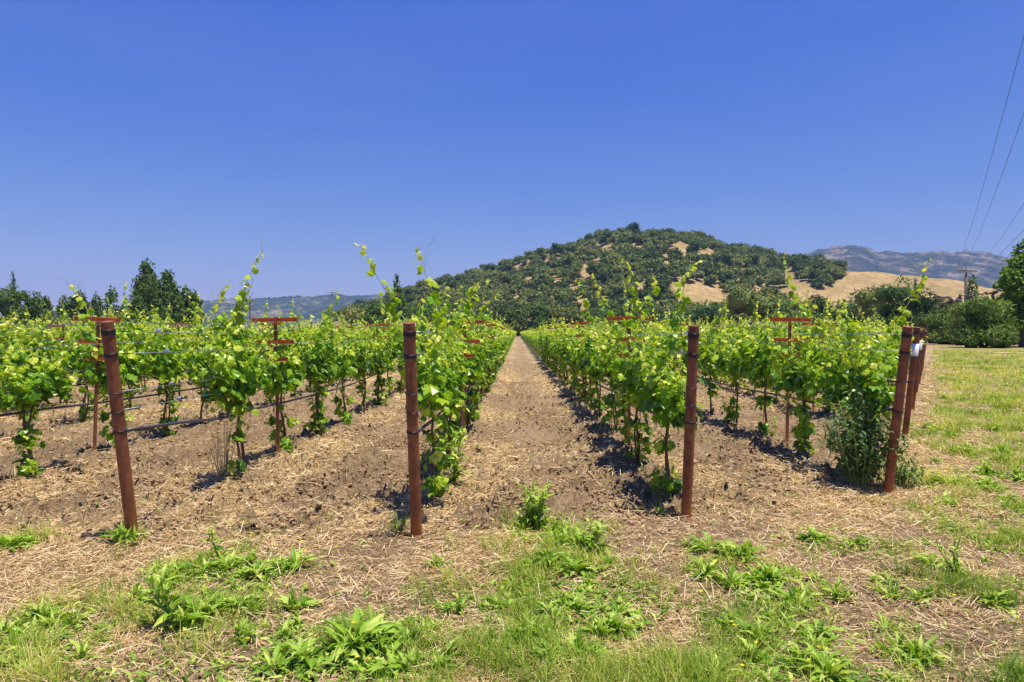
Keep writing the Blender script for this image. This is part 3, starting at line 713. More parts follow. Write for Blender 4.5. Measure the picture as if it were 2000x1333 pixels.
# ------------------------------------------------------------------ posts, stakes, wires
def ring(g, c, ax, R_, r, n=22):
    """torus ring round axis ax"""
    ax = Vector(ax).normalized(); a = ax.orthogonal().normalized(); b = ax.cross(a)
    P = [tuple(Vector(c) + R_ * (math.cos(t) * a + math.sin(t) * b)) for t in np.linspace(0, 2 * math.pi, n + 1)]
    tube(g, P, r, 5, cap=False)
def end_post(k, label, lean=.3, side=0., H=1.655, tagc=None, r=.0435, detail=True):
    X, Y = ROWX[k], ENDY[k]
    z0 = float(height(X, Y))
    root = link('end_post', None, None, (X, Y, z0)); tag(root, label, 'end post', 'rusty steel pipe end posts')
    ax = Vector((side, -lean, H)); L = ax.length; ax.normalize()
    def pt(z): return ax * (z * L / H)
    g = G(); n = 24
    tube(g, [pt(-.15), pt(.4), pt(1.0), pt(H)], r, n, cap=False)
    tube(g, [pt(H), pt(H) * .9], [r - .005] * 2, n, cap=True)                     # bore
    a = ax.orthogonal().normalized(); b = ax.cross(a)                             # rim
    an = np.linspace(0, 2 * math.pi, n, endpoint=False)
    c = np.array(pt(H)); A, B = np.array(a), np.array(b)
    o = c + r * (np.cos(an)[:, None] * A + np.sin(an)[:, None] * B); i_ = c + (r - .005) * (np.cos(an)[:, None] * A + np.sin(an)[:, None] * B)
    g.add(np.vstack([o, i_]), np.array([[j, (j + 1) % n, n + (j + 1) % n, n + j] for j in range(n)]))
    g.obj('pipe', M['rust'], root, True)
    for z, nb in ((1.585, 4), (1.42, 3), (1.14, 1), (1.0, 1), (.85, 2)):
        g = G()
        for q in range(nb): ring(g, pt(z + (q - nb / 2) * .011), ax, r + .002, .004 if detail else .006, 22)
        if detail:
            e = Vector((0.03, .16, 0)); tube(g, [pt(z) + Vector((r, 0, 0)), pt(z) + Vector((r, 0, 0)) + e], .003, 5)
        g.obj('wire_band', M['band'], root, True)
    if tagc:
        g = G(); n = 14; aa = np.linspace(-2.7, .9, n)
        lo, hi = pt(tagc[0]), pt(tagc[1])
        V = [tuple(q + (r + .006) * (math.cos(t) * a + math.sin(t) * b)) for q in (lo, hi) for t in aa] + [tuple(q + (r + .003) * (math.cos(t) * a + math.sin(t) * b)) for q in (lo, hi) for t in aa]
        aa0 = math.atan2(float(Vector((0, -1, 0)).dot(b)), float(Vector((0, -1, 0)).dot(a)))
        V = []
        for rr in (.008, .004):
            for q in (lo, hi):
                for t in np.linspace(aa0 - 1.7, aa0 + 1.7, n): V.append(tuple(q + (r + rr) * (math.cos(t) * a + math.sin(t) * b)))
        F_ = [[j, j + 1, n + j + 1, n + j] for j in range(n - 1)] + [[2 * n + j + 1, 2 * n + j, 3 * n + j, 3 * n + j + 1] for j in range(n - 1)] + [[n + j, n + j + 1, 3 * n + j + 1, 3 * n + j] for j in range(n - 1)]
        g.add(V, np.array(F_)); g.obj('sleeve', M['tagw'], root, True)
    return root
end_post(1, 'leftmost rusty pipe end post, leaning towards the viewer, black hose tied on', .31)
end_post(2, 'rusty pipe end post just left of the centre path with dark wire bands', .34)
end_post(3, 'rusty pipe end post right of the centre path, leaf hanging over its top', .24)
end_post(4, 'rusty orange leaning end post at right, rising out of a grey green weed', .33)
end_post(5, 'end post with white sleeve just behind the leaning orange post', .3, tagc=(1.24, 1.42))
end_post(6, 'second white sleeved end post in the line running away at right', .3, tagc=(1.26, 1.46))
nm = ['third', 'fourth', 'fifth', 'sixth', 'seventh', 'eighth']
for q, k in enumerate(range(7, 11)): end_post(k, f'{nm[q]} end post behind the leaning orange post, in the line running away', .3, detail=False)
for k in (0, -1): end_post(k, 'rusty end post outside the left edge of the view, number %d' % (1 - k) if 0 else ('end post of the row next left of the leftmost visible post' if k == 0 else 'end post two rows left of the leftmost visible post'), .3)

# T stakes: one prototype, copies
def make_stake():
    root = link('trellis_stake', None)
    g = G(); w = .042
    box(g, (0, 0, .82), (w, .006, 1.92)); box(g, (0, .019, .82), (.006, .032, 1.92)); g.obj('stake', M['rust'], root)
    for z, L in ((1.745, .56), (1.47, .44), (1.26, .30)):
        g = G(); box(g, (0, -.018, z), (L, .004, .042)); box(g, (0, -.029, z + .0235), (L, .020, .005)); box(g, (0, -.043, z - .0235), (L, .048, .005))
        a = g.obj('cross_arm', M['rust2'], root)
        g = G(); box(g, (0, -.053, z), (.03, .004, .03)); g.obj('bracket', M['rust'], a)
    return root
stake0 = make_stake(); used = False
FIRST = {0: 8.5, 1: 8.4, 2: 9.7, 3: 8.9, 4: 9.3}
rn = {-4: 'fifth row left of the leftmost end post', -3: 'fourth row left of the leftmost end post', -2: 'third row left of the leftmost end post', -1: 'second row left of the leftmost end post', 0: 'row next left of the leftmost end post',
      1: 'row behind the leftmost end post', 2: 'row left of the centre path', 3: 'row right of the centre path', 4: 'row behind the leaning orange post', 5: 'row behind the first white sleeved post', 6: 'row behind the second white sleeved post'}
on = ['first', 'second', 'third', 'fourth', 'fifth', 'sixth', 'seventh', 'eighth', 'ninth', 'tenth', 'eleventh', 'twelfth']
def place_stake(X, Y, label):
    global used
    s = copy_tree(stake0) if used else stake0; used = True
    s.location = (X, Y, float(height(X, Y)) * .5); s.rotation_euler = (rng.normal() * .012, rng.normal() * .015, rng.normal() * .06)
    s['label'] = label; s['category'] = 'trellis stake'; s['group'] = 'rusty trellis stakes with crossarms'
for k in range(-12, 10):
    f0 = FIRST.get(k, ENDY[k] + 3.2 + (k * 7 % 5) * .25)
    for j in range(9 if k in (1, 2, 3, 4, 0) else 7):
        Y = f0 + 6.1 * j; X = ROWX[k]
        if abs(X) > .80 * Y + 1: continue
        if k in rn and j < 6: lb = f'{on[j]} crossarm stake in the {rn[k]}'
        elif k < -4: lb = 'rusty crossarm stake far out in the left rows of the vineyard'
        else: lb = 'rusty crossarm stake deep in the rows near the middle or right'
        place_stake(X, Y, lb)

def sagline(X, z0, Y0, ys, z, sagamt, ext=60):
    P = [(X, Y0, z0)]; prev = Y0; pz = z0
    for y in ys:
        for t in (.25, .5, .75, 1):
            P.append((X + .01 * math.sin(y * 3 + t * 5), prev + (y - prev) * t, pz + (z - pz) * t - sagamt * 4 * t * (1 - t)))
        prev = y; pz = z
    return P
wn_ = ['top', 'second', 'third', 'lowest']
for k in range(-8, 8):
    X, Y0 = ROWX[k], ENDY[k]; f0 = FIRST.get(k, ENDY[k] + 3.2 + (k * 7 % 5) * .25)
    ys = [f0 + 6.1 * j for j in range(7)]
    z00 = float(height(X, Y0))
    rname = rn.get(k, f'{["", "", "", "", "", "sixth", "seventh", "eighth", "ninth"][-k] if k < -4 else "third"} row {"left of the leftmost end post" if k < 0 else "behind the white sleeved posts"}')
    for q, z in enumerate((1.585, 1.42, 1.14, 1.0)):
        g = G(); lean = .3 * z / 1.655
        for sgn in ((-1, 1) if q < 2 else (1,)):
            P = sagline(X, z + z00, Y0 - lean, ys, z, .006); P = [(p[0] + sgn * (.0 if i == 0 else (.26 if q == 0 else .20 if q == 1 else .02) * min(1, i / 4)), p[1], p[2] + (0 if i < 4 else (.155 if q == 0 else .05 if q == 1 else 0))) for i, p in enumerate(P)]
            tube(g, P, .0019, 4)
        o = g.obj('trellis_wire', M['wire'], None, True)
        tag(o, f'{wn_[q]} thin grey wire of the {rname}', 'trellis wire', 'trellis wires')
        if k in (0, 1, 2, 3, 4):
            g = G(); yy = Y0 + .55 + .1 * q; P0 = (X + (.06 if q < 2 else .02), yy - lean, z + z00 + .01)
            tube(g, [P0, (P0[0], yy + .035 - lean, P0[2])], [.012, .012], 8); g.obj('tensioner', M['clip'], o)
    g = G(); P = [(p[0] + .03 * math.sin(p[1] * 1.1 + k), p[1], p[2] + .012 * math.sin(p[1] * 4.3 + k)) for p in sagline(X, .85 + z00, Y0 - .15, ys, .72, .035)]
    tube(g, P, .014, 7)
    o = g.obj('drip_hose', M['hose'], None, True)
    tag(o, f'black drip irrigation hose sagging along the {rname}', 'hose', 'drip hoses')
    if k in (0, 1, 2, 3, 4):
        g = G(); tube(g, [(X, Y0 - .15, .86 + z00), (X + .015, Y0 + .08, .815 + z00), (X + .01, Y0 + .28, .80 + z00)], .0095, 7); g.obj('folded_end', M['hose'], o, True)
        for j in range(5):
            g = G(); yq = Y0 + 1.1 + 1.5 * j; i = int(np.searchsorted([p[1] for p in P], yq)); p = P[min(i, len(P) - 1)]
            tube(g, [(X + .012, p[1], p[2] - .012), (X + .012, p[1] + .02, p[2] - .03)], [.012, .008], 6); g.obj('emitter', M['hose'], o)

# ------------------------------------------------------------------ vines
def make_vine(seed, lod, extra=()):
    """returns (trunk G, shoots G, foliage G)"""
    r = np.random.default_rng(seed); tr, sh, fo = G(), G(), G()
    nst = 2 if r.random() < .6 else 1
    for s in range(nst):
        x0, y0 = r.normal() * .03, r.normal() * .05; t = np.linspace(0, 1, 8)
        P = np.c_[x0 + .02 * np.sin(t * 7 + s) - x0 * t * .6, y0 + .03 * np.sin(t * 5 + s * 2), -.05 + t * .93]
        tube(tr, P, np.linspace(.019, .011, 8) * (1 if s == 0 else .75), 6 if lod < 2 else 4)
    tube(tr, [(0, .02, -.05), (0.01, .02, 1.25)], .005, 4)
    for sg in (-1, 1):
        t = np.linspace(0, 1, 5); tube(tr, np.c_[.015 * np.sin(t * 9), sg * t * .68, .88 + .03 * np.sin(t * 6 + seed)], np.linspace(.012, .007, 5), 5)
    Ps, Ds, Ns, Ss, Ts = [], [], [], [], []
    def leaf(p, out, size, tint):
        d = np.array([out[0] * .8 + r.normal() * .5, out[1] * .8 + r.normal() * .5, -.35 + r.normal() * .45])
        n = np.array([out[0] * .7 + r.normal() * .4, out[1] * .5 + r.normal() * .4, .75 + r.normal() * .35])
        Ps.append(p); Ds.append(d); Ns.append(n); Ss.append(size); Ts.append(np.clip(tint, 0, 1))
    def shoot(p, L, lean, vert=1., big=1., thick=.0035, droop=0.):
        k = max(4, int(L / .048)); q = np.array(p, float); pts = [q.copy()]
        d = np.array([lean[0], lean[1], vert]); d /= np.linalg.norm(d); wob = r.normal(size=3) * .05
        for j in range(k):
            f = j / k
            d = d + wob * .35 + r.normal(size=3) * .07 + np.array([0, 0, .02 - droop * f]); d /= np.linalg.norm(d)
            q = q + d * L / k; pts.append(q.copy())
            a = r.random() * 6.28; o = np.array([math.cos(a), math.sin(a), 0])
            size = big * (.092 - .062 * f ** 1.3) * (.7 + .6 * r.random()); pet = size * .65
            tint = .26 + .58 * f ** 1.5 + r.normal() * .17
            leaf(q + o * pet + np.array([0, 0, .02]), o, size, tint)
            if f < .75 and r.random() < .85:
                a += 2.5; o = np.array([math.cos(a), math.sin(a), 0]); leaf(q + o * pet * 1.5, o, size * .75, tint + .06)
            if lod == 0 and f > .5 and r.random() < .35:   # tendril
                tt = np.linspace(0, 1, 7); o2 = np.array([math.cos(a + 1), math.sin(a + 1), .4]); ln = .07 + .12 * r.random()
                tube(sh, q + tt[:, None] * o2 * ln + np.c_[0 * tt, .015 * np.sin(tt * 6), .03 * np.sin(tt * 7)], .0014, 3, cap=False)
        if lod < 2: tube(sh, np.array(pts), np.linspace(thick, thick * .4, len(pts)), 5 if lod == 0 else 3, cap=False)
        return pts
    ns = 18; SY = r.uniform(.45, .72)
    for i in range(ns):
        y = SY * (-1 + 2 * (i + r.random()) / ns); edge = abs(y) / SY
        L = (.46 + .26 * r.random()) * (1 - .22 * edge ** 2) * (.86 if extra else 1)
        if r.random() < (.42 if lod == 0 else .55): L += .16 + (.34 if lod == 0 else .44) * r.random() ** 1.3
        shoot((r.normal() * .03, y, .88), L, (r.normal() * .20, r.normal() * .12))
    if seed % 5 == 0: shoot((0, r.normal() * .25, 1.2), .85 + .35 * r.random(), (r.normal() * .15, r.normal() * .22), thick=.004)
    for i in range(8):                                      # hanging skirt under the cordon
        y = r.normal() * .20; shoot((r.normal() * .04, y, .92), .14 + .18 * r.random(), (r.normal() * .6, r.normal() * .3), -.5, .9, droop=.1)
    for _ in range(r.integers(6, 13)):
        zz = r.uniform(.15, .88); shoot((0, r.normal() * .03, zz), .10 + .13 * r.random(), (r.normal() * .5, r.normal() * .5), -.6, .85)
    for _ in range(r.integers(0, 4)): zz = r.uniform(.05, .5); shoot((0, 0, zz), .10 + .12 * r.random(), (r.normal() * .6, r.normal() * .6), -.1, .7)
    for path in extra:
        path = np.array(path, float); tq = np.linspace(0, 1, 40); q = np.stack([np.interp(tq, np.linspace(0, 1, len(path)), path[:, c]) for c in range(3)], 1)
        q = (q[:-2] + q[1:-1] + q[2:]) / 3; tube(sh, q, np.linspace(.0045, .0013, len(q)), 5, cap=False)
        ln = np.linalg.norm(np.diff(q, axis=0), axis=1).sum(); kk = int(ln / .05)
        for j in range(kk):
            f = j / kk; p_ = q[int(f * 37)]; a = r.random() * 6.28; o = np.array([math.cos(a), math.sin(a), 0]); sz = .098 - .072 * f ** .8
            if f < .5:
                for _ in range(1): a = r.random() * 6.28; o = np.array([math.cos(a), math.sin(a), 0]); leaf(p_ + o * sz * .8, o, sz * r.uniform(.6, 1), .35 + .4 * f + r.normal() * .12)
            leaf(p_ + o * sz * .5, o, sz, .42 + .5 * f + r.normal() * .1)
            if f > .3 and r.random() < .5: tt = np.linspace(0, 1, 7); o2 = np.array([math.cos(a + 1), math.sin(a + 1), .7]); tube(sh, p_ + tt[:, None] * o2 * (.1 + .12 * r.random()) + np.c_[0 * tt, .015 * np.sin(tt * 6), .03 * np.sin(tt * 7)], .0015, 3, cap=False)
    if r.random() < .6: shoot((0, 0, .02), .25 + .2 * r.random(), (r.normal() * .5, r.normal() * .5), 1, .8)
    if r.random() < .5: shoot((0, .05, .5), .25, (r.normal() * .5, r.normal() * .5), -.3, .8)
    Ps, Ds, Ns, Ss, Ts = map(np.array, (Ps, Ds, Ns, Ss, Ts))
    if lod == 2:
        keep = r.random(len(Ps)) < .42; Ps, Ds, Ns, Ss, Ts = Ps[keep], Ds[keep], Ns[keep], Ss[keep] * 1.45, Ts[keep]
    tpl = GL_HI if lod == 0 else GL_LO if lod == 1 else LEAFQ
    fo.many(tpl[0], tpl[1], basis(Ds, Ns, Ss * (1.22 if lod < 2 else 1.15)), Ps - Ds / np.linalg.norm(Ds, axis=1)[:, None] * Ss[:, None] * .15, Ts)
    return tr, sh, fo
def vine_proto(seed, lod, extra=()):
    tr, sh, fo = make_vine(seed, lod, extra)
    root = bpy.data.objects.new('grape_vine', None)
    parts = [('trunk', tr.mesh('trunk', M['vinebark'], True)), ('shoot_sprays', sh.mesh('shoot_sprays', M['shoot'], True)), ('foliage', fo.mesh('foliage', M['vine'], False))]
    return parts
HI = [vine_proto(100 + s, 0) for s in range(10)]
MID = [vine_proto(200 + s, 1) for s in range(8)]
LOWV = []
for s in range(8):
    tr, sh, fo = make_vine(300 + s, 2); LOWV.append((tr, fo))
slots = []
START = {0: 5.9, 1: 7.2, 2: 6.15, 3: 6.45, 4: 7.3}
for k in ROWX:
    Y = START.get(k, ENDY[k] + .9); j = 0
    while Y < FARY:
        X = ROWX[k]
        if abs(X) < .80 * Y + .9 and not (Y > 70 and (j % 2) and k not in (1, 2, 3, 4)):
            slots.append((math.hypot(X, Y), k, j, X, Y))
        Y += 1.45; j += 1
slots.sort()
print('VINES', len(slots))
indiv = slots[:300]; far = slots[300:]
def vine_label(k, j, X, Y):
    if k in rn and j < 12: return f'{on[j]} grape vine in the {rn[k]}', None
    side = 'left' if k < 2 else 'right'
    if k in (2, 3): return f'leafy grape vine further along the wall of leaves on the {side} of the centre path', None
    if k in rn: return f'leafy grape vine past the twelfth in the {rn[k]}', None
    if k < 0: return 'grape vine in the outer rows at the left edge of the vineyard view', None
    return 'grape vine in the short rows behind the line of far end posts', None
TALL = {(1, 0): [[(440, 680), (455, 620), (480, 570), (505, 535), (524, 517)], [(445, 720), (460, 640), (470, 600), (485, 570)], [(450, 700), (465, 630), (478, 585)], [(430, 700), (425, 640), (420, 600), (455, 570)]], (2, 0): [[(812, 690), (775, 640), (735, 580), (712, 530), (690, 512)], [(850, 650), (835, 590), (815, 540), (812, 515)]],
        (2, 1): [[(890, 650), (915, 590), (930, 575), (965, 560)], [(880, 650), (868, 600), (872, 560)]], (3, 0): [[(1310, 660), (1345, 560), (1355, 505), (1385, 478)]], (3, 1): [[(1262, 640), (1252, 570), (1235, 520), (1222, 492)], [(1240, 640), (1285, 560), (1290, 530)]],
        (3, 2): [[(1190, 640), (1175, 580), (1152, 515)], [(1215, 640), (1225, 590), (1215, 545)]], (3, 3): [[(1150, 640), (1135, 590), (1120, 555)]], (4, 1): [[(1600, 650), (1590, 600), (1575, 560)], [(1640, 650), (1655, 600), (1650, 575)]], (2, 2): [[(920, 650), (940, 610), (935, 570)]], (2, 3): [[(930, 640), (960, 600), (975, 575)]], (1, 2): [[(640, 650), (650, 610), (660, 580)]], (4, 0): [[(1725, 690), (1775, 630), (1815, 560), (1828, 520), (1832, 470)], [(1700, 660), (1650, 600), (1630, 560)]], (0, 1): [[(150, 660), (158, 600), (140, 560), (118, 535)]], (4, 2): [[(1560, 650), (1545, 560), (1530, 520)]]}
for q, (dist, k, j, X, Y) in enumerate(indiv):
    ex = TALL.get((k, j))
    parts = (HI[(q * 7 + k) % 10] if dist < 15 else MID[(q * 5 + k) % 8])
    root = link('grape_vine', None); root.location = (X + rng.normal() * .03, Y + rng.normal() * .06, float(height(X, Y)) * .8)
    flip = math.pi if (q * 13 + k) % 2 and not ex else 0
    if ex: parts = vine_proto(531 + q, 0, [[((px_ - 1010) / F * Y - X, .1 * math.sin(i_), zat(py_, Y)) for i_, (px_, py_) in enumerate(P_)] for P_ in ex])
    s = .94 + .14 * rng.random(); root.rotation_euler.z = flip + rng.normal() * .05; root.scale = (1, 1, s)
    lb, _ = vine_label(k, j, X, Y); tag(root, lb, 'grape vine', 'grape vines in the trellis rows')
    for nme, me in parts: link(nme, me, root)
g = G()
far = [f for f in far if f[0] < 200 or f[1] in (1, 2, 3, 4)]
for q, (dist, k, j, X, Y) in enumerate(far):
    tr, fo = LOWV[(q * 5 + k) % 8]
    g.merge(fo, (X, Y, 0), math.pi if q % 2 else 0, 1.0 + .05 * math.sin(q))
tag(g.obj('distant_grape_vines', M['vine']), 'dense green mass of distant grape vine rows running to the far tree belt', 'grape vines', kind='stuff')
gt = None

# ------------------------------------------------------------------ weeds
MID_OFF = {n_: np.tile([-.07, .20, -.02], n_ // 3) for n_ in (12, 15, 18, 21, 24, 27, 30, 33)}
LN = [lance(7, .10, .55, .04), lance(8, .11, .8, .06, .22), lance(7, .075, .35, .03), lance(9, .13, .65, .06, .34)]
def weed_geo(r, n, L, up=.5, kinds=(0, 1, 2)):
    g = G()
    for i in range(n):
        kf = i / n; a = i * 2.39996 + r.normal() * .3
        el = up * (1 - kf * .4) + (kf ** 1) * 1.0 * up + r.normal() * .12
        el = .05 + el * (.25 + 1.0 * kf) + r.normal() * .15
        d = np.array([[math.cos(a) * math.cos(el), math.sin(a) * math.cos(el), math.sin(el)]])
        nn = np.array([[-math.cos(a) * math.sin(el), -math.sin(a) * math.sin(el), math.cos(el)]]) + r.normal(size=(1, 3)) * .25
        ln = L * (.45 + .75 * r.random()) * (1 - .25 * kf); tp = LN[kinds[i % len(kinds)]]
        g.many(tp[0], tp[1], basis(d, nn, [ln]), np.array([[math.cos(a) * .015, math.sin(a) * .015, .005]]), np.array([np.clip(.38 + r.normal() * .22 + .2 * kf, 0, 1)]), MID_OFF[len(tp[0])])
    return g
def tall_geo(r, H, L, ns=3, kinds=(0, 1)):
    g = G(); st = G()
    for s in range(ns):
        a0 = r.random() * 6.28; sd = (.1 + .4 * r.random()) * H * (ns > 1); top = np.array([math.cos(a0) * sd, math.sin(a0) * sd, H * (.75 + .3 * r.random())])
        t = np.linspace(0, 1, 7)[:, None]; P = t * top + np.c_[.01 * np.sin(t * 7), 0 * t, 0 * t]
        tube(st, P, np.linspace(.006, .0025, 7), 5)
        n = int(11 * H / .4) + 4
        for i in range(n):
            f = (i + .3) / n; a = i * 2.4 + r.normal() * .3; el = .25 + .75 * f + r.normal() * .15
            d = np.array([[math.cos(a) * math.cos(el), math.sin(a) * math.cos(el), math.sin(el)]]); nn = np.array([[-math.cos(a) * math.sin(el), -math.sin(a) * math.sin(el), math.cos(el)]]) + r.normal(size=(1, 3)) * .3
            tp = LN[kinds[i % len(kinds)]]; ln = L * (1.05 - .6 * f) * (.75 + .4 * r.random())
            g.many(tp[0], tp[1], basis(d, nn, [ln]), (f * top)[None], np.array([np.clip(.38 + .3 * f + r.normal() * .18, 0, 1)]), MID_OFF[len(tp[0])])
    return g, st
# px x, base y, leaf length m, leaves, lift, kind, label
WEEDS = [
 (690, 1275, .25, 34, .75, 'r', 'largest broad leaved rosette at the bottom, left of the picture middle'),
 (590, 1300, .17, 20, .6, 'r', 'medium dock rosette at the left foot of the largest bottom rosette'),
 (795, 1262, .17, 18, .7, 'r', 'upright leafy weed at the right side of the largest bottom rosette'),
 (760, 1318, .15, 18, .5, 'r', 'low weed in front of the largest bottom rosette'),
 (1050, 1040, .21, 26, 1.3, 'r', 'wide leafy weed at the left of the centre clump at the path mouth'),
 (1042, 1035, .15, 4, .30, 't', 'tallest leafy stems standing at the back of the centre clump at the path mouth'),
 (1150, 1090, .13, 3, .18, 't', 'short leafy stems at the right edge of the centre clump'),
 (1085, 1062, .17, 22, 1.1, 'r', 'lower leafy weed leaning on the tallest centre weed'),
 (1135, 1082, .17, 20, .95, 'r', 'upright broad leaved weed at the right of the centre clump'),
 (1075, 1110, .15, 22, .6, 'r', 'bright low rosette directly in front of the centre clump'),
 (1125, 1125, .14, 20, .5, 'r', 'bright rosette before the upright weed of the centre clump'),
 (1180, 1120, .13, 12, .6, 'r', 'small weed with one long leaf right of the centre clump'),
 (850, 1118, .11, 12, .6, 'r', 'small rosette in front of the post left of the path'),
 (890, 1200, .12, 16, .5, 'r', 'flat ragged weed between the bottom rosette and the green middle'),
 (980, 1190, .12, 14, .5, 'r', 'ragged weed at the left edge of the green middle patch'),
 (1040, 1235, .13, 16, .5, 'r', 'pale leaved weed in the middle of the green bottom patch'),
 (1210, 1205, .12, 16, .5, 'r', 'ragged weed at the right side of the green bottom patch'),
 (1385, 1085, .16, 26, .55, 'r', 'dock rosette just in front of the post right of the path'),
 (1450, 1100, .15, 18, .8, 'r', 'upright dock right of the rosette at the right post'),
 (1425, 1150, .14, 24, .5, 'r', 'dense dock rosette, upper left one of the diagonal weed chain'),
 (1505, 1145, .16, 26, .65, 'r', 'dense upright dock, upper right one of the diagonal weed chain'),
 (1560, 1185, .15, 22, .5, 'r', 'dock rosette in the middle of the diagonal weed chain'),
 (1475, 1190, .13, 18, .45, 'r', 'flat rosette in the middle left of the diagonal weed chain'),
 (1600, 1240, .13, 18, .35, 'r', 'flat grey green rosette at the right end of the diagonal chain'),
 (1545, 1235, .13, 18, .45, 'r', 'low dock below the middle of the diagonal weed chain'),
 (1485, 1255, .14, 22, .7, 'r', 'round leaved rosette, lowest of the diagonal weed chain'),
 (1590, 1062, .14, 22, .7, 'r', 'leafy rosette on bare soil between the two right posts'),
 (1665, 1070, .12, 18, .5, 'r', 'bushy low weed with yellow tips right of the soil rosette'),
 (1400, 1325, .13, 20, .5, 'r', 'ragged weed cut by the bottom edge right of the middle'),
 (1620, 1325, .17, 26, .5, 'r', 'broad rosette cut by the bottom edge below the diagonal chain'),
 (1740, 1172, .12, 18, .4, 'r', 'low spreading weed alone on straw at lower right'),
 (1865, 1130, .09, 2, .22, 't', 'tall thin weed with yellow flowers at lower right'),
 (1820, 1110, .12, 16, .7, 'r', 'small dark weed beside the thin yellow flowered weed'),
 (1890, 885, .24, 26, .6, 'r', 'large dark rosette in the right grass beyond the orange post'),
 (1950, 888, .20, 22, .5, 'r', 'dark rosette casting shade near the right edge'),
 (1850, 950, .20, 24, .5, 'r', 'spreading dark weed right of the leaning orange post'),
 (1930, 960, .16, 20, .5, 'r', 'low weed between dark rosettes and the right edge'),
 (232, 1070, .18, 14, .8, 'r', 'spiky weed growing at the foot of the leftmost end post'),
 (15, 1085, .16, 18, .6, 'r', 'weed at the left edge level with the leftmost post foot'),
 (440, 1125, .14, 24, .6, 'r', 'rosette at the top of the left weed patch'),
 (425, 1105, .12, 1, .17, 't', 'single upright stalk rising from the top of the left patch'),
 (500, 1140, .13, 22, .5, 'r', 'rosette in the middle of the left weed patch'),
 (575, 1120, .14, 16, .8, 'r', 'separate upright weed at the right end of the left patch'),
 (335, 1235, .18, 1, .24, 't', 'tall bent stalk with drooping leaves in the left patch'),
 (385, 1215, .17, 20, .5, 'r', 'broad rosette beside the tall bent stalk'),
 (460, 1200, .13, 20, .5, 'r', 'low rosette in the lower part of the left weed patch'),
 (95, 1230, .15, 20, .5, 'r', 'dark weed in the grass at lower left'),
 (150, 1300, .13, 12, .7, 'r', 'single curled leaf weed near the bottom left corner'),
 (530, 1318, .14, 16, .5, 'r', 'pale weed at the bottom edge left of the largest rosette'),
 (1730, 1235, .10, 12, .5, 'r', 'small rosette in yellowing grass at lower right'),
 (1005, 1150, .12, 14, .6, 'r', 'narrow leaved weed on the left shoulder of the centre patch'),
]
rw = np.random.default_rng(77)
for (x, y, L, n, up, kind, lb) in WEEDS:
    X, Y = gp(x, y); z = float(height(X, Y))
    if kind == 'r':
        gw = G(); big = L > .2 and y > 1100; nsub = 6 if big else int(rw.integers(3, 6)); kn = [(0, 1, 2), (1, 3, 0), (3, 1, 3), (2, 0, 2)][int(rw.integers(4))]
        for sub in range(nsub):
            a_ = rw.random() * 6.28; ro = (0 if sub == 0 else (.05 + .10 * rw.random()) * (1.3 if big else 1)); fs_ = 1 if sub == 0 else rw.uniform(.5, .85)
            gw.merge(weed_geo(rw, int(n * (1.3 if sub == 0 else .6)), L * (1.0 if L > .2 else 1.22) * fs_, up * rw.uniform(.8, 1.3), kn), (math.cos(a_) * ro, math.sin(a_) * ro, 0), rw.random() * 6)
        root = gw.obj('weed_plant', M['weed'], None, True, (X, Y, z))
    else:
        gl, gs = tall_geo(rw, up * 1.25, L * 1.35, n * 2); root = link('weed_plant', None, None, (X, Y, z)); gl.obj('leaves', M['weed'], root, True); gs.obj('stem', M['shoot'], root, True)
    tag(root, lb, 'weed', 'broad leaved weeds on the headland')
# smaller weeds filling the leafy patches: copies of ten shapes
FILL = []
for v in range(10):
    gw = G(); kn = [(0, 1, 2), (1, 3, 0), (3, 1, 3), (2, 0, 2), (3, 3, 1)][v % 5]
    for sub in range(int(rw.integers(2, 5))):
        a_ = rw.random() * 6.28; ro = 0 if sub == 0 else .04 + .08 * rw.random()
        gw.merge(weed_geo(rw, int(rw.integers(12, 24)), rw.uniform(.12, .20) * (1 if sub == 0 else .7), rw.uniform(.35, 1.0), kn), (math.cos(a_) * ro, math.sin(a_) * ro, 0), rw.random() * 6)
    FILL.append(gw.mesh('weed_plant', M['weed'], True))
for (x0, x1, y0, y1, nn_, lb) in [(230, 610, 1105, 1265, 40, 'small broad leaved weed within the leafy patch at lower left'), (965, 1215, 1060, 1330, 42, 'small broad leaved weed within the green patch below the path mouth'),
                                  (1350, 1640, 1075, 1275, 30, 'small broad leaved weed between the docks of the diagonal chain at lower right'), (540, 900, 1225, 1333, 26, 'small broad leaved weed around the largest bottom rosette'),
                                  (1805, 2010, 740, 1010, 40, 'small broad leaved weed in the right hand grass beyond the posts'), (-20, 200, 1215, 1330, 16, 'small broad leaved weed near the bottom left corner'),
                                  (1380, 1900, 1270, 1340, 16, 'small broad leaved weed along the bottom edge at lower right'), (1700, 1990, 1050, 1200, 10, 'small broad leaved weed on the thin dry ground near the right edge')]:
    for q in range(nn_):
        u, v_ = rw.random(), rw.random(); x = x0 + (x1 - x0) * (.5 + (u - .5) * (1 - .45 * abs(v_ - .5))); y = y0 + (y1 - y0) * v_; X, Y = gp(x, y)
        o = link('weed_plant', FILL[int(rw.integers(10))], None, (X, Y, float(height(X, Y)) - .005)); s_ = rw.uniform(.45, 1.0) * (1.25 if y < 1000 else 1)
        o.scale = (s_, s_, s_ * rw.uniform(.7, 1.1)); o.rotation_euler.z = rw.random() * 6.28; tag(o, lb, 'weed', 'broad leaved weeds on the headland')
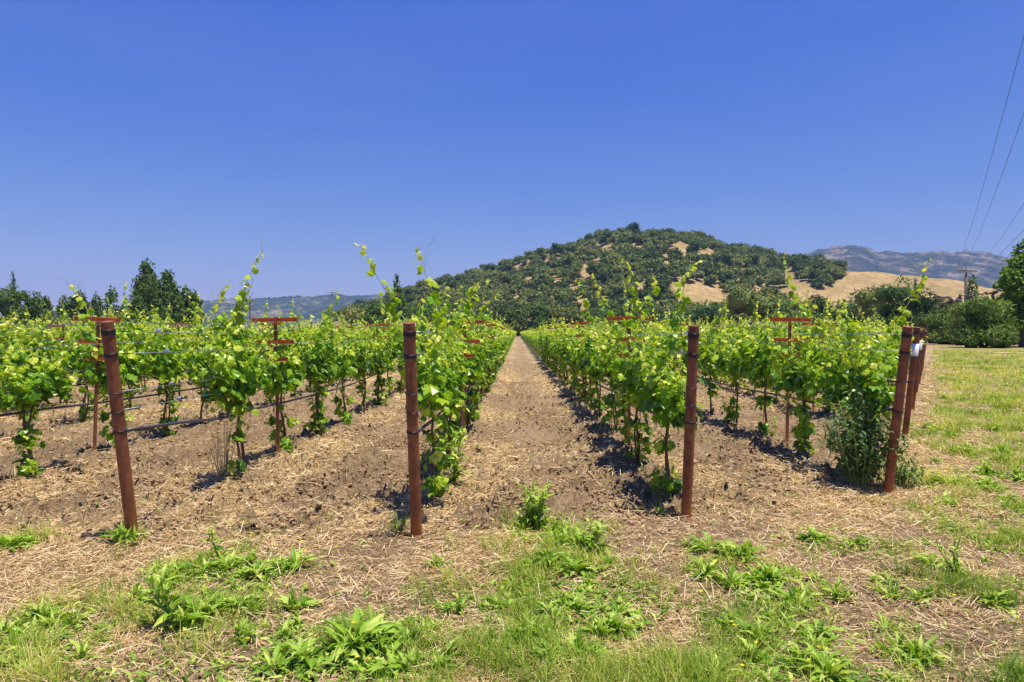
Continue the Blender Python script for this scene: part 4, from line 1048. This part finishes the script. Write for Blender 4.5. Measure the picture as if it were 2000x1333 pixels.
# leafy weed by the post left of the path
gl, gs = tall_geo(rw, .62, .24, 3); X, Y = gp(885, 955); root = link('weed_plant', None, None, (X, Y, 0)); gl.obj('leaves', M['weed'], root, True); gs.obj('stem', M['shoot'], root, True)
tag(root, 'tall broad leaved weed under the vines beside the centre path', 'weed')
gl, gs = tall_geo(rw, .40, .14, 3); X, Y = gp(1285, 985); root = link('weed_plant', None, None, (X, Y, 0)); gl.obj('leaves', M['weed'], root, True); gs.obj('stem', M['shoot'], root, True)
tag(root, 'leafy weed at the trunk feet left of the right post', 'weed')
# bushy grey green weed at the leaning post
def bushy(r, H, W, ns, seg, leafl):
    g = G(); st = G()
    for s in range(ns):
        a0 = r.random() * 6.28; ro = W * (.1 + .9 * r.random()); top = np.array([math.cos(a0) * ro, math.sin(a0) * ro, H * (.45 + .55 * r.random()) * (1 - .25 * (ro / W) ** 2)])
        b = np.array([math.cos(a0) * .06, math.sin(a0) * .06, 0]); t = np.linspace(0, 1, 6)[:, None]
        P = b + t * (top - b) + np.c_[0 * t, 0 * t, .12 * H * np.sin(t * 3.1)]; tube(st, P, np.linspace(.005, .002, 6), 4, cap=False)
        n = seg; f = .12 + .88 * r.random(n); pp = np.stack([np.interp(f, np.linspace(0, 1, 6), P[:, c]) for c in range(3)], 1) + r.normal(size=(n, 3)) * .045
        d = r.normal(size=(n, 3)) + np.array([0, 0, .5]); nn = r.normal(size=(n, 3)) * .5 + np.array([0, -.2, 1])
        tp = lance(3, .2, .4, .03); g.many(tp[0], tp[1], basis(d, nn, leafl * (.6 + .7 * r.random(n))), pp, np.clip(.45 + r.normal(size=n) * .22, 0, 1))
    return g, st
X, Y = gp(1695, 962)
root = link('weed_bush', None, None, (X - .02, Y + .12, 0)); gl, gs = bushy(rw, 1.05, .42, 62, 40, .065)
gl.obj('leaves', M['sagey'], root, True); gs.obj('stem', M['shoot'], root, True); tag(root, 'waist high grey green bushy weed at the foot of the leaning orange post', 'weed bush')
X, Y = gp(1765, 955)
root = link('weed_bush', None, None, (X, Y, 0)); gl, gs = bushy(rw, .35, .22, 16, 24, .055)
gl.obj('leaves', M['sagey'], root, True); gs.obj('stem', M['shoot'], root, True); tag(root, 'small grey green weed right behind the foot of the leaning orange post', 'weed bush')
# dry stalk bush at row behind left post
g = G(); X, Y = gp(432, 945)
for i in range(34):
    a = rw.random() * 6.28; e = np.array([math.cos(a) * .2 * rw.random(), math.sin(a) * .2 * rw.random(), .18 + .5 * rw.random() ** 1.5]); b = np.array([math.cos(a) * .05, math.sin(a) * .05, 0])
    tube(g, [b, (b + e) / 2 + rw.normal(size=3) * .015, b + e], [.0035, .003, .0018], 4, rw.random(), cap=False)
tag(g.obj('dry_stalks', M['straw'], None, False, (X, Y, 0)), 'clump of dry brown stalks at the first vine behind the leftmost post', 'dry plant')
# grass tufts
def tuft(r, n, L, w=.012):
    g = G(); tp = blade(4, w, .35)
    a = r.random(n) * 6.28; el = .7 + .75 * r.random(n)
    d = np.c_[np.cos(a) * np.cos(el), np.sin(a) * np.cos(el), np.sin(el)]; nn = np.c_[-np.cos(a) * np.sin(el), -np.sin(a) * np.sin(el), np.cos(el)]
    g.many(tp[0], tp[1], basis(d, nn, L * (.5 + .7 * r.random(n))), np.c_[r.normal(size=n) * .03, r.normal(size=n) * .03, 0 * a], np.clip(.35 + r.normal(size=n) * .22, 0, 1)); return g
for (x, y, L, n, lb) in [(775, 1050, .20, 60, 'fine grass tuft at the left foot of the post left of the path'), (1650, 1080, .10, 80, 'small round brownish grass tuft below the soil rosette'),
                         (205, 1160, .14, 60, 'grass tuft on straw below the leftmost post'), (1000, 1160, .14, 50, 'grass tuft left of the green middle patch'),
                         (1290, 1010, .2, 50, 'grass tuft under the vine left of the right post'), (1220, 1150, .16, 60, 'tall thin grass tuft right of the centre weed clump')]:
    X, Y = gp(x, y); tag(tuft(rw, n, L).obj('grass_tuft', M['grass'], None, False, (X, Y, float(height(X, Y)))), lb, 'grass tuft', 'grass tufts')

# ------------------------------------------------------------------ scattered ground stuff
def scatter(rg, n, r0, r1, wfun, lat=.86):
    out = []
    while sum(len(o) for o in out) < n:
        m = n * 3
        Y = np.exp(rg.uniform(math.log(r0), math.log(r1), m)); X = rg.uniform(-lat, lat, m) * (Y + .5)
        k = rg.random(m) < np.clip(wfun(X, Y), 0, 1); out.append(np.c_[X, Y][k])
        if k.sum() < 5: break
    P = np.concatenate(out)[:n]; return P[:, 0], P[:, 1]
rs = np.random.default_rng(12)
# straw
n = 230000; X, Y = scatter(rs, n, 2.4, 36, strawd); n = len(X)
tp = (np.array([[-.5, 0, 0], [.5, 0, 0], [.5, .5, .04], [-.5, .5, .04], [.3, 1, -.02], [-.3, 1, -.02]]), np.array([[0, 1, 2, 3], [3, 2, 4, 5]]))
a = rs.random(n) * 6.28; el = np.abs(rs.normal(size=n)) * .22; L = .015 + .13 * rs.random(n) ** 4 + .0015 * Y
d = np.c_[np.cos(a) * np.cos(el), np.sin(a) * np.cos(el), np.sin(el)]; nn = rs.normal(size=(n, 3)) * .6 + np.array([0, 0, 1])
B = basis(d, nn, L); B[:, :, 0] *= ((.0010 + .00066 * Y) * (.7 + .6 * rs.random(n)) / L)[:, None]
g = G(); g.many(tp[0], tp[1], B, np.c_[X, Y, height(X, Y) + .004 + .022 * rs.random(n)], np.clip(.5 + rs.normal(size=n) * .33, 0, 1))
tag(g.obj('straw', M['straw']), 'loose dry straw and mown grass litter lying over the soil', 'straw', kind='stuff')
# grass, in tufts
n = 5000; X0, Y0_ = scatter(rs, n, 2.4, 60, lambda x, y: green(x, y) ** 1.5 * (.05 + 1.15 * sm(.48, .6, fbm(x * 2.6, y * 2.6, 3, 71)))); n = len(X0)
nb = 17; tl = np.repeat(.055 + .11 * rs.random(n) ** 1.6, nb); tt = np.repeat(rs.normal(size=n) * .14 + .15 + .62 * fbm(X0 * .8, Y0_ * .8, 3, 55), nb)
sp_ = np.repeat(.012 + .035 * rs.random(n) + .0022 * Y0_, nb); X = np.repeat(X0, nb) + rs.normal(size=n * nb) * sp_; Y = np.repeat(Y0_, nb) + rs.normal(size=n * nb) * sp_; n = len(X)
tpb = blade(3, .5, .38); a = rs.random(n) * 6.28; el = .65 + .85 * rs.random(n); L = tl * (.5 + .8 * rs.random(n)) * (1 + .5 * (Y > 7) + .55 * sm(3.7, 3.1, Y))
d = np.c_[np.cos(a) * np.cos(el), np.sin(a) * np.cos(el), np.sin(el)]; nn = np.c_[-np.cos(a) * np.sin(el), -np.sin(a) * np.sin(el), np.cos(el)]
B = basis(d, nn, L); B[:, :, 0] *= ((.0022 + .0007 * Y) / L)[:, None]
tn = np.clip(tt + rs.normal(size=n) * .13 + .12 * (Y > 7), 0, 1)
g = G(); g.many(tpb[0], tpb[1], B, np.c_[X, Y, height(X, Y) - .003], tn)
tag(g.obj('grass', M['grass']), 'short green and yellowing grass growing in patches over the headland', 'grass', kind='stuff')
# low broadleaf ground cover
n = 15000
X, Y = scatter(rs, n, 2.5, 26, lambda x, y: np.maximum(green(x, y) ** 1.5 * sm(.42, .6, fbm(x * 1.7, y * 1.7, 2, 88)), .012)); n = len(X)
a = rs.random(n) * 6.28; el = .15 + .6 * rs.random(n); L = .02 + .06 * rs.random(n) ** 2 + .002 * Y
d = np.c_[np.cos(a) * np.cos(el), np.sin(a) * np.cos(el), np.sin(el)]; nn = np.c_[-np.cos(a) * np.sin(el), -np.sin(a) * np.sin(el), np.cos(el)] + rs.normal(size=(n, 3)) * .3
tp = lance(4, .17, .6, .04, .12); g = G(); g.many(tp[0], tp[1], basis(d, nn, L), np.c_[X, Y, height(X, Y) + .002], np.clip(.5 + rs.normal(size=n) * .25, 0, 1))
tag(g.obj('ground_cover', M['weed'], None, True), 'small leafy weeds spread thinly between the larger plants', 'ground cover', kind='stuff')
# clods
m, nt, p = new_mat('soil_clod'); P_ = pos(nt)
nt.links.new(ramp(nt, noise(nt, 30, 5, .7, P_), [(.3, (.19, .12, .07)), (.55, (.33, .225, .135)), (.8, (.48, .35, .21))]), p.inputs['Base Color']); p.inputs['Roughness'].default_value = .95; p.inputs['Specular IOR Level'].default_value = .1
g = G(); n = 46000; X, Y = scatter(rs, n, 3.0, 22, lambda x, y: sm(-.5, .3, inside(x, y)) * sm(.40, .6, fbm(x * 2.2, y * 2.2, 3, 66)) + .04); n = len(X)
for v in range(4):
    iv = ICO1[0] * (1 + rs.normal(size=(len(ICO1[0]), 1)) * .22) * np.array([1, .85, .65]); k = np.arange(n) % 4 == v; mq = k.sum()
    a = rs.random(mq) * 6.28; S = .005 + .020 * rs.random(mq) ** 2.5 + .0004 * Y[k]
    Mm = np.zeros((mq, 3, 3)); Mm[:, 0, 0] = np.cos(a); Mm[:, 0, 1] = -np.sin(a); Mm[:, 1, 0] = np.sin(a); Mm[:, 1, 1] = np.cos(a); Mm[:, 2, 2] = 1; Mm *= S[:, None, None]
    g.many(iv, ICO1[1], Mm, np.c_[X[k], Y[k], height(X[k], Y[k]) + S * .25])
tag(g.obj('soil_clods', m), 'small crumbly brown clods lying on the tilled soil', 'soil clods', kind='stuff')
# yellow flowers
n = 380
def fw(x, y): return green(x, y) * (sm(.55, .7, fbm(x * .9, y * .9, 2, 44)) * .8 + .03) * (.10 + .9 * (x > 4.2))
X, Y = scatter(rs, n, 2.9, 30, fw); n = len(X)
g = G(); hh = .05 + .14 * rs.random(n)
for q in range(4):
    a = q * 1.57 + rs.random(n); d = np.c_[np.cos(a), np.sin(a), .4 + 0 * a]; nn = np.c_[0 * a, 0 * a, 1 + 0 * a] + .3 * rs.normal(size=(n, 3))
    g.many(LEAFQ[0], LEAFQ[1], basis(d, nn, .007 + .0012 * Y), np.c_[X, Y, height(X, Y) + hh], rs.random(n))
tag(g.obj('yellow_flowers', M['flower']), 'tiny yellow wild flowers sprinkled through the grass', 'flowers', kind='stuff')

# ------------------------------------------------------------------ haze: the air of the whole valley
g = G(); box(g, (0, 3300, 298), (14500, 11000, 604))
hm = bpy.data.materials.new('air'); hm.use_nodes = True; hm.node_tree.nodes.clear()
pv = hm.node_tree.nodes.new('ShaderNodeVolumePrincipled'); pv.inputs['Density'].default_value = HAZE; pv.inputs['Color'].default_value = (.34, .58, 1.0, 1); pv.inputs['Anisotropy'].default_value = 0.0
ho = hm.node_tree.nodes.new('ShaderNodeOutputMaterial'); hm.node_tree.links.new(pv.outputs[0], ho.inputs['Volume'])
tag(g.obj('haze', hm), 'thin blue summer haze over the valley and the far mountains', 'haze', kind='stuff')
